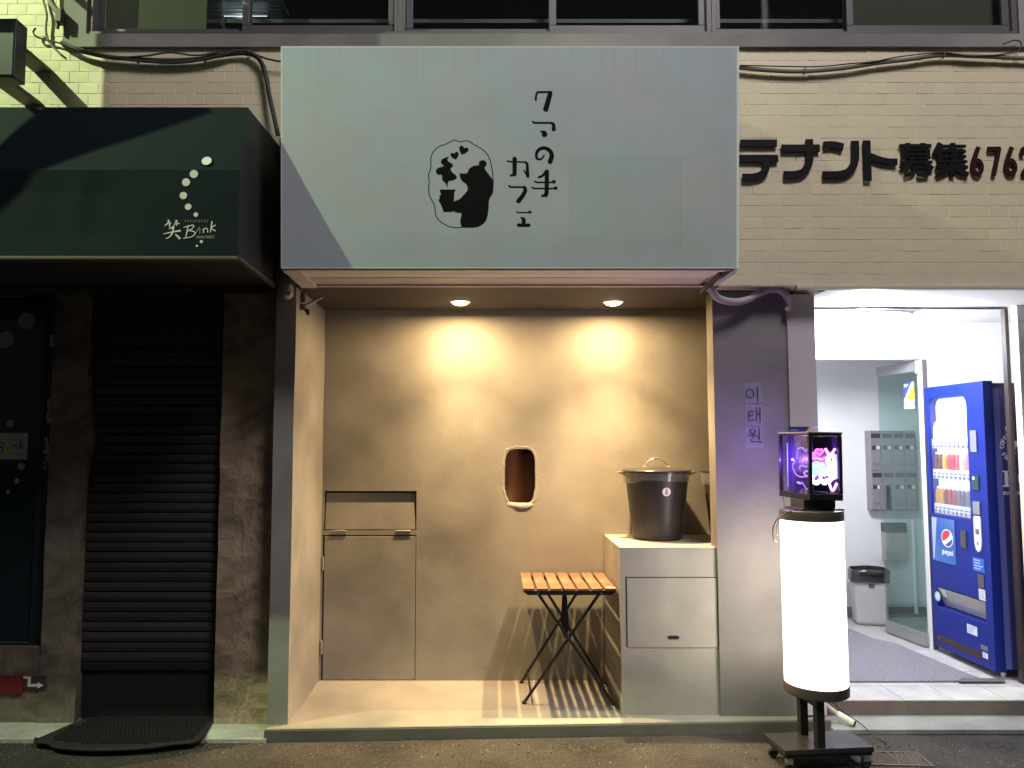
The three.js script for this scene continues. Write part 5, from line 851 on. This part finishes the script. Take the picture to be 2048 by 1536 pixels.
  const lab = (x0, x1, y0, y1, bg, fg) => { const m = print(96, Math.max(24, Math.round(96 * (y1 - y0) / (x1 - x0))), (x, w, h) => { x.fillStyle = bg; x.fillRect(0, 0, w, h); x.fillStyle = fg; for (let i = 0; i < 4; i++) x.fillRect(10, h * (0.15 + 0.2 * i), w * (0.45 + 0.35 * rnd()), h * 0.08); }, 0.5); part('label_print', plain(new THREE.PlaneGeometry(x1 - x0, y1 - y0).translate((x0 + x1) / 2, (y0 + y1) / 2, 0.0012)), m, t); };
  lab(0.155, 0.275, 0.655, 0.745, '#2f5fc4', '#a9c6ff'); lab(0.205, 0.272, 0.475, 0.545, '#d9dde8', '#8894b8'); lab(0.06, 0.17, 0.225, 0.285, '#dfe3ee', '#9aa3b8'); lab(0.215, 0.27, 0.105, 0.14, '#e4e6ee', '#8d93a8'); lab(0.20, 0.27, 0.155, 0.185, '#7d8088', '#55585f');
  part('round_sticker', disc(0.034, 0.002, -0.292 + 0.02, 0.40, 0.001, 28), mat([0.35, 0.62, 0.66], 0.4), t); part('round_sticker', disc(0.024, 0.002, -0.272, 0.40, 0.0025, 24), mat([0.66, 0.76, 0.78], 0.4), t);
  // printed side panel that looks to the street
  const side = print(512, 1024, (x, w, h) => {
    x.fillStyle = '#565ea6'; x.fillRect(0, 0, w, h); speckle(x, 3000, 0.05);
    x.scale(2.66, 1.86); x.translate(-21, -13);
    x.fillStyle = '#343a78'; x.fillRect(33, 0, 200, 700);
    x.fillStyle = '#15183a'; x.fillRect(13, 0, 1, 700);
    x.fillStyle = '#e4e6fa'; x.beginPath(); x.arc(62, 131, 13, 0, 7); x.fill(); x.fillStyle = '#343a78'; x.beginPath(); x.ellipse(66, 138, 6, 9, 0, 0, 7); x.fill();
    x.fillStyle = '#f4f5ff'; x.font = 'bold 11px sans-serif'; const word = 'BOSS COFFEE'; for (let i = 0; i < word.length; i++) { const a = Math.PI * (0.62 + i * 0.078); x.save(); x.translate(62 + 27 * Math.cos(a), 131 + 27 * Math.sin(a)); x.rotate(a + Math.PI / 2); x.fillText(word[i], -4, 3); x.restore(); }
    x.font = 'bold 44px serif'; x.fillText('BOSS', 31, 209); x.font = 'bold 9px sans-serif'; x.fillText('SUNTORY', 32, 225); x.font = '8px sans-serif'; x.fillText('of', 46, 234); x.font = 'bold 11px sans-serif'; x.fillText('S', 49, 64); x.font = 'bold 22px sans-serif'; x.fillText('C', 41, 102);
  }, 0.45);
  const sp = new THREE.PlaneGeometry(0.63, 1.80); sp.rotateY(Math.PI / 2); sp.translate(WX + 0.0016, 0.96, -0.383); part('side_panel', plain(sp), side, t);
  part('side_trim', bx(WX - 0.03, WX + 0.004, B + 0.02, TOP - 0.012, -0.0645, -0.0622, 0.001), navy, t);
  for (const [x, z] of [[-0.29, -0.08], [0.29, -0.08], [-0.29, -0.6], [0.29, -0.6]]) part('foot', [rod([x, 0, z], [x, B + 0.025, z], 0.018, 12), rod([x, 0.0, z], [x, 0.008, z], 0.03, 12)], steel, t);
}
// ---------------------------------------------------------------- drain grate in the street
{
  const t = thing('drain_grate', 'small brown iron drain grate in the asphalt beside the trolley', 'drain grate', [2.07, 0.001, 0.285], -0.06);
  const rust = mat([0.11, 0.085, 0.065], 0.7, { metalness: 0.3 });
  part('frame', [bx(-0.16, 0.16, 0, 0.006, -0.09, -0.075, 0.001), bx(-0.16, 0.16, 0, 0.006, 0.075, 0.09, 0.001), bx(-0.16, -0.147, 0, 0.006, -0.0745, 0.0745, 0.001), bx(0.147, 0.16, 0, 0.006, -0.0745, 0.0745, 0.001), bx(-0.006, 0.006, 0, 0.006, -0.0745, 0.0745, 0.001)], rust, t);
  part('pit', bx(-0.15, 0.15, 0.0005, 0.0015, -0.08, 0.08, 0), black, t);
  for (let i = 0; i < 18; i++) { const x = -0.138 + i * 0.0158; if (Math.abs(x) < 0.012) continue; const g = new THREE.BoxGeometry(0.0075, 0.003, 0.152); g.rotateY(x < 0 ? 0.28 : -0.28); g.translate(x, 0.0042, 0); part('grate_bar', plain(g), rust, t); }
}

// ---------------------------------------------------------------- street lamps (outside the picture, they light the front)
function streetLamp(label, L, poleX, poleZ) {
  const [x, y, z] = L.at, t = thing('unseen_street_lamp', label, 'street lamp', [0, 0, 0]);
  part('pole', rod([poleX, 0, poleZ], [poleX, y + 0.25, poleZ], 0.07, 14, 0.045), greyPaint, t);
  part('arm', rod([poleX, y + 0.22, poleZ], [x, y + 0.22, z], 0.03, 10), greyPaint, t);
  part('head', bx(x - 0.16, x + 0.16, y + 0.06, y + 0.2, z - 0.16, z + 0.16, 0.02), greyPaint, t);
  part('lamp_glass', bx(x - 0.13, x + 0.13, y + 0.025, y + 0.059, z - 0.13, z + 0.13, 0.01), glow(L.color, 4), t);
  const l = L.aim ? new THREE.SpotLight(new THREE.Color().setRGB(...L.color), L.power, 0, 0.40, 1, 2) : new THREE.PointLight(new THREE.Color().setRGB(...L.color), L.power); l.position.set(x, y, z); l.castShadow = true; l.shadow.radius = L.aim ? 2 : 50;
  if (L.aim) { l.target.position.set(...L.aim); t.add(l.target); } l.shadow.mapSize.set(2048, 2048); t.add(l);
}
streetLamp('greenish street lamp out of view beyond the green awning, lighting the sign and left tiles', LAMP.greenStreet, -7.4, 3.6);
streetLamp('white street lamp out of view across from the entrance, lighting the front', LAMP.whiteStreet, 4.2, 6.8);

renderer.render(scene, camera);
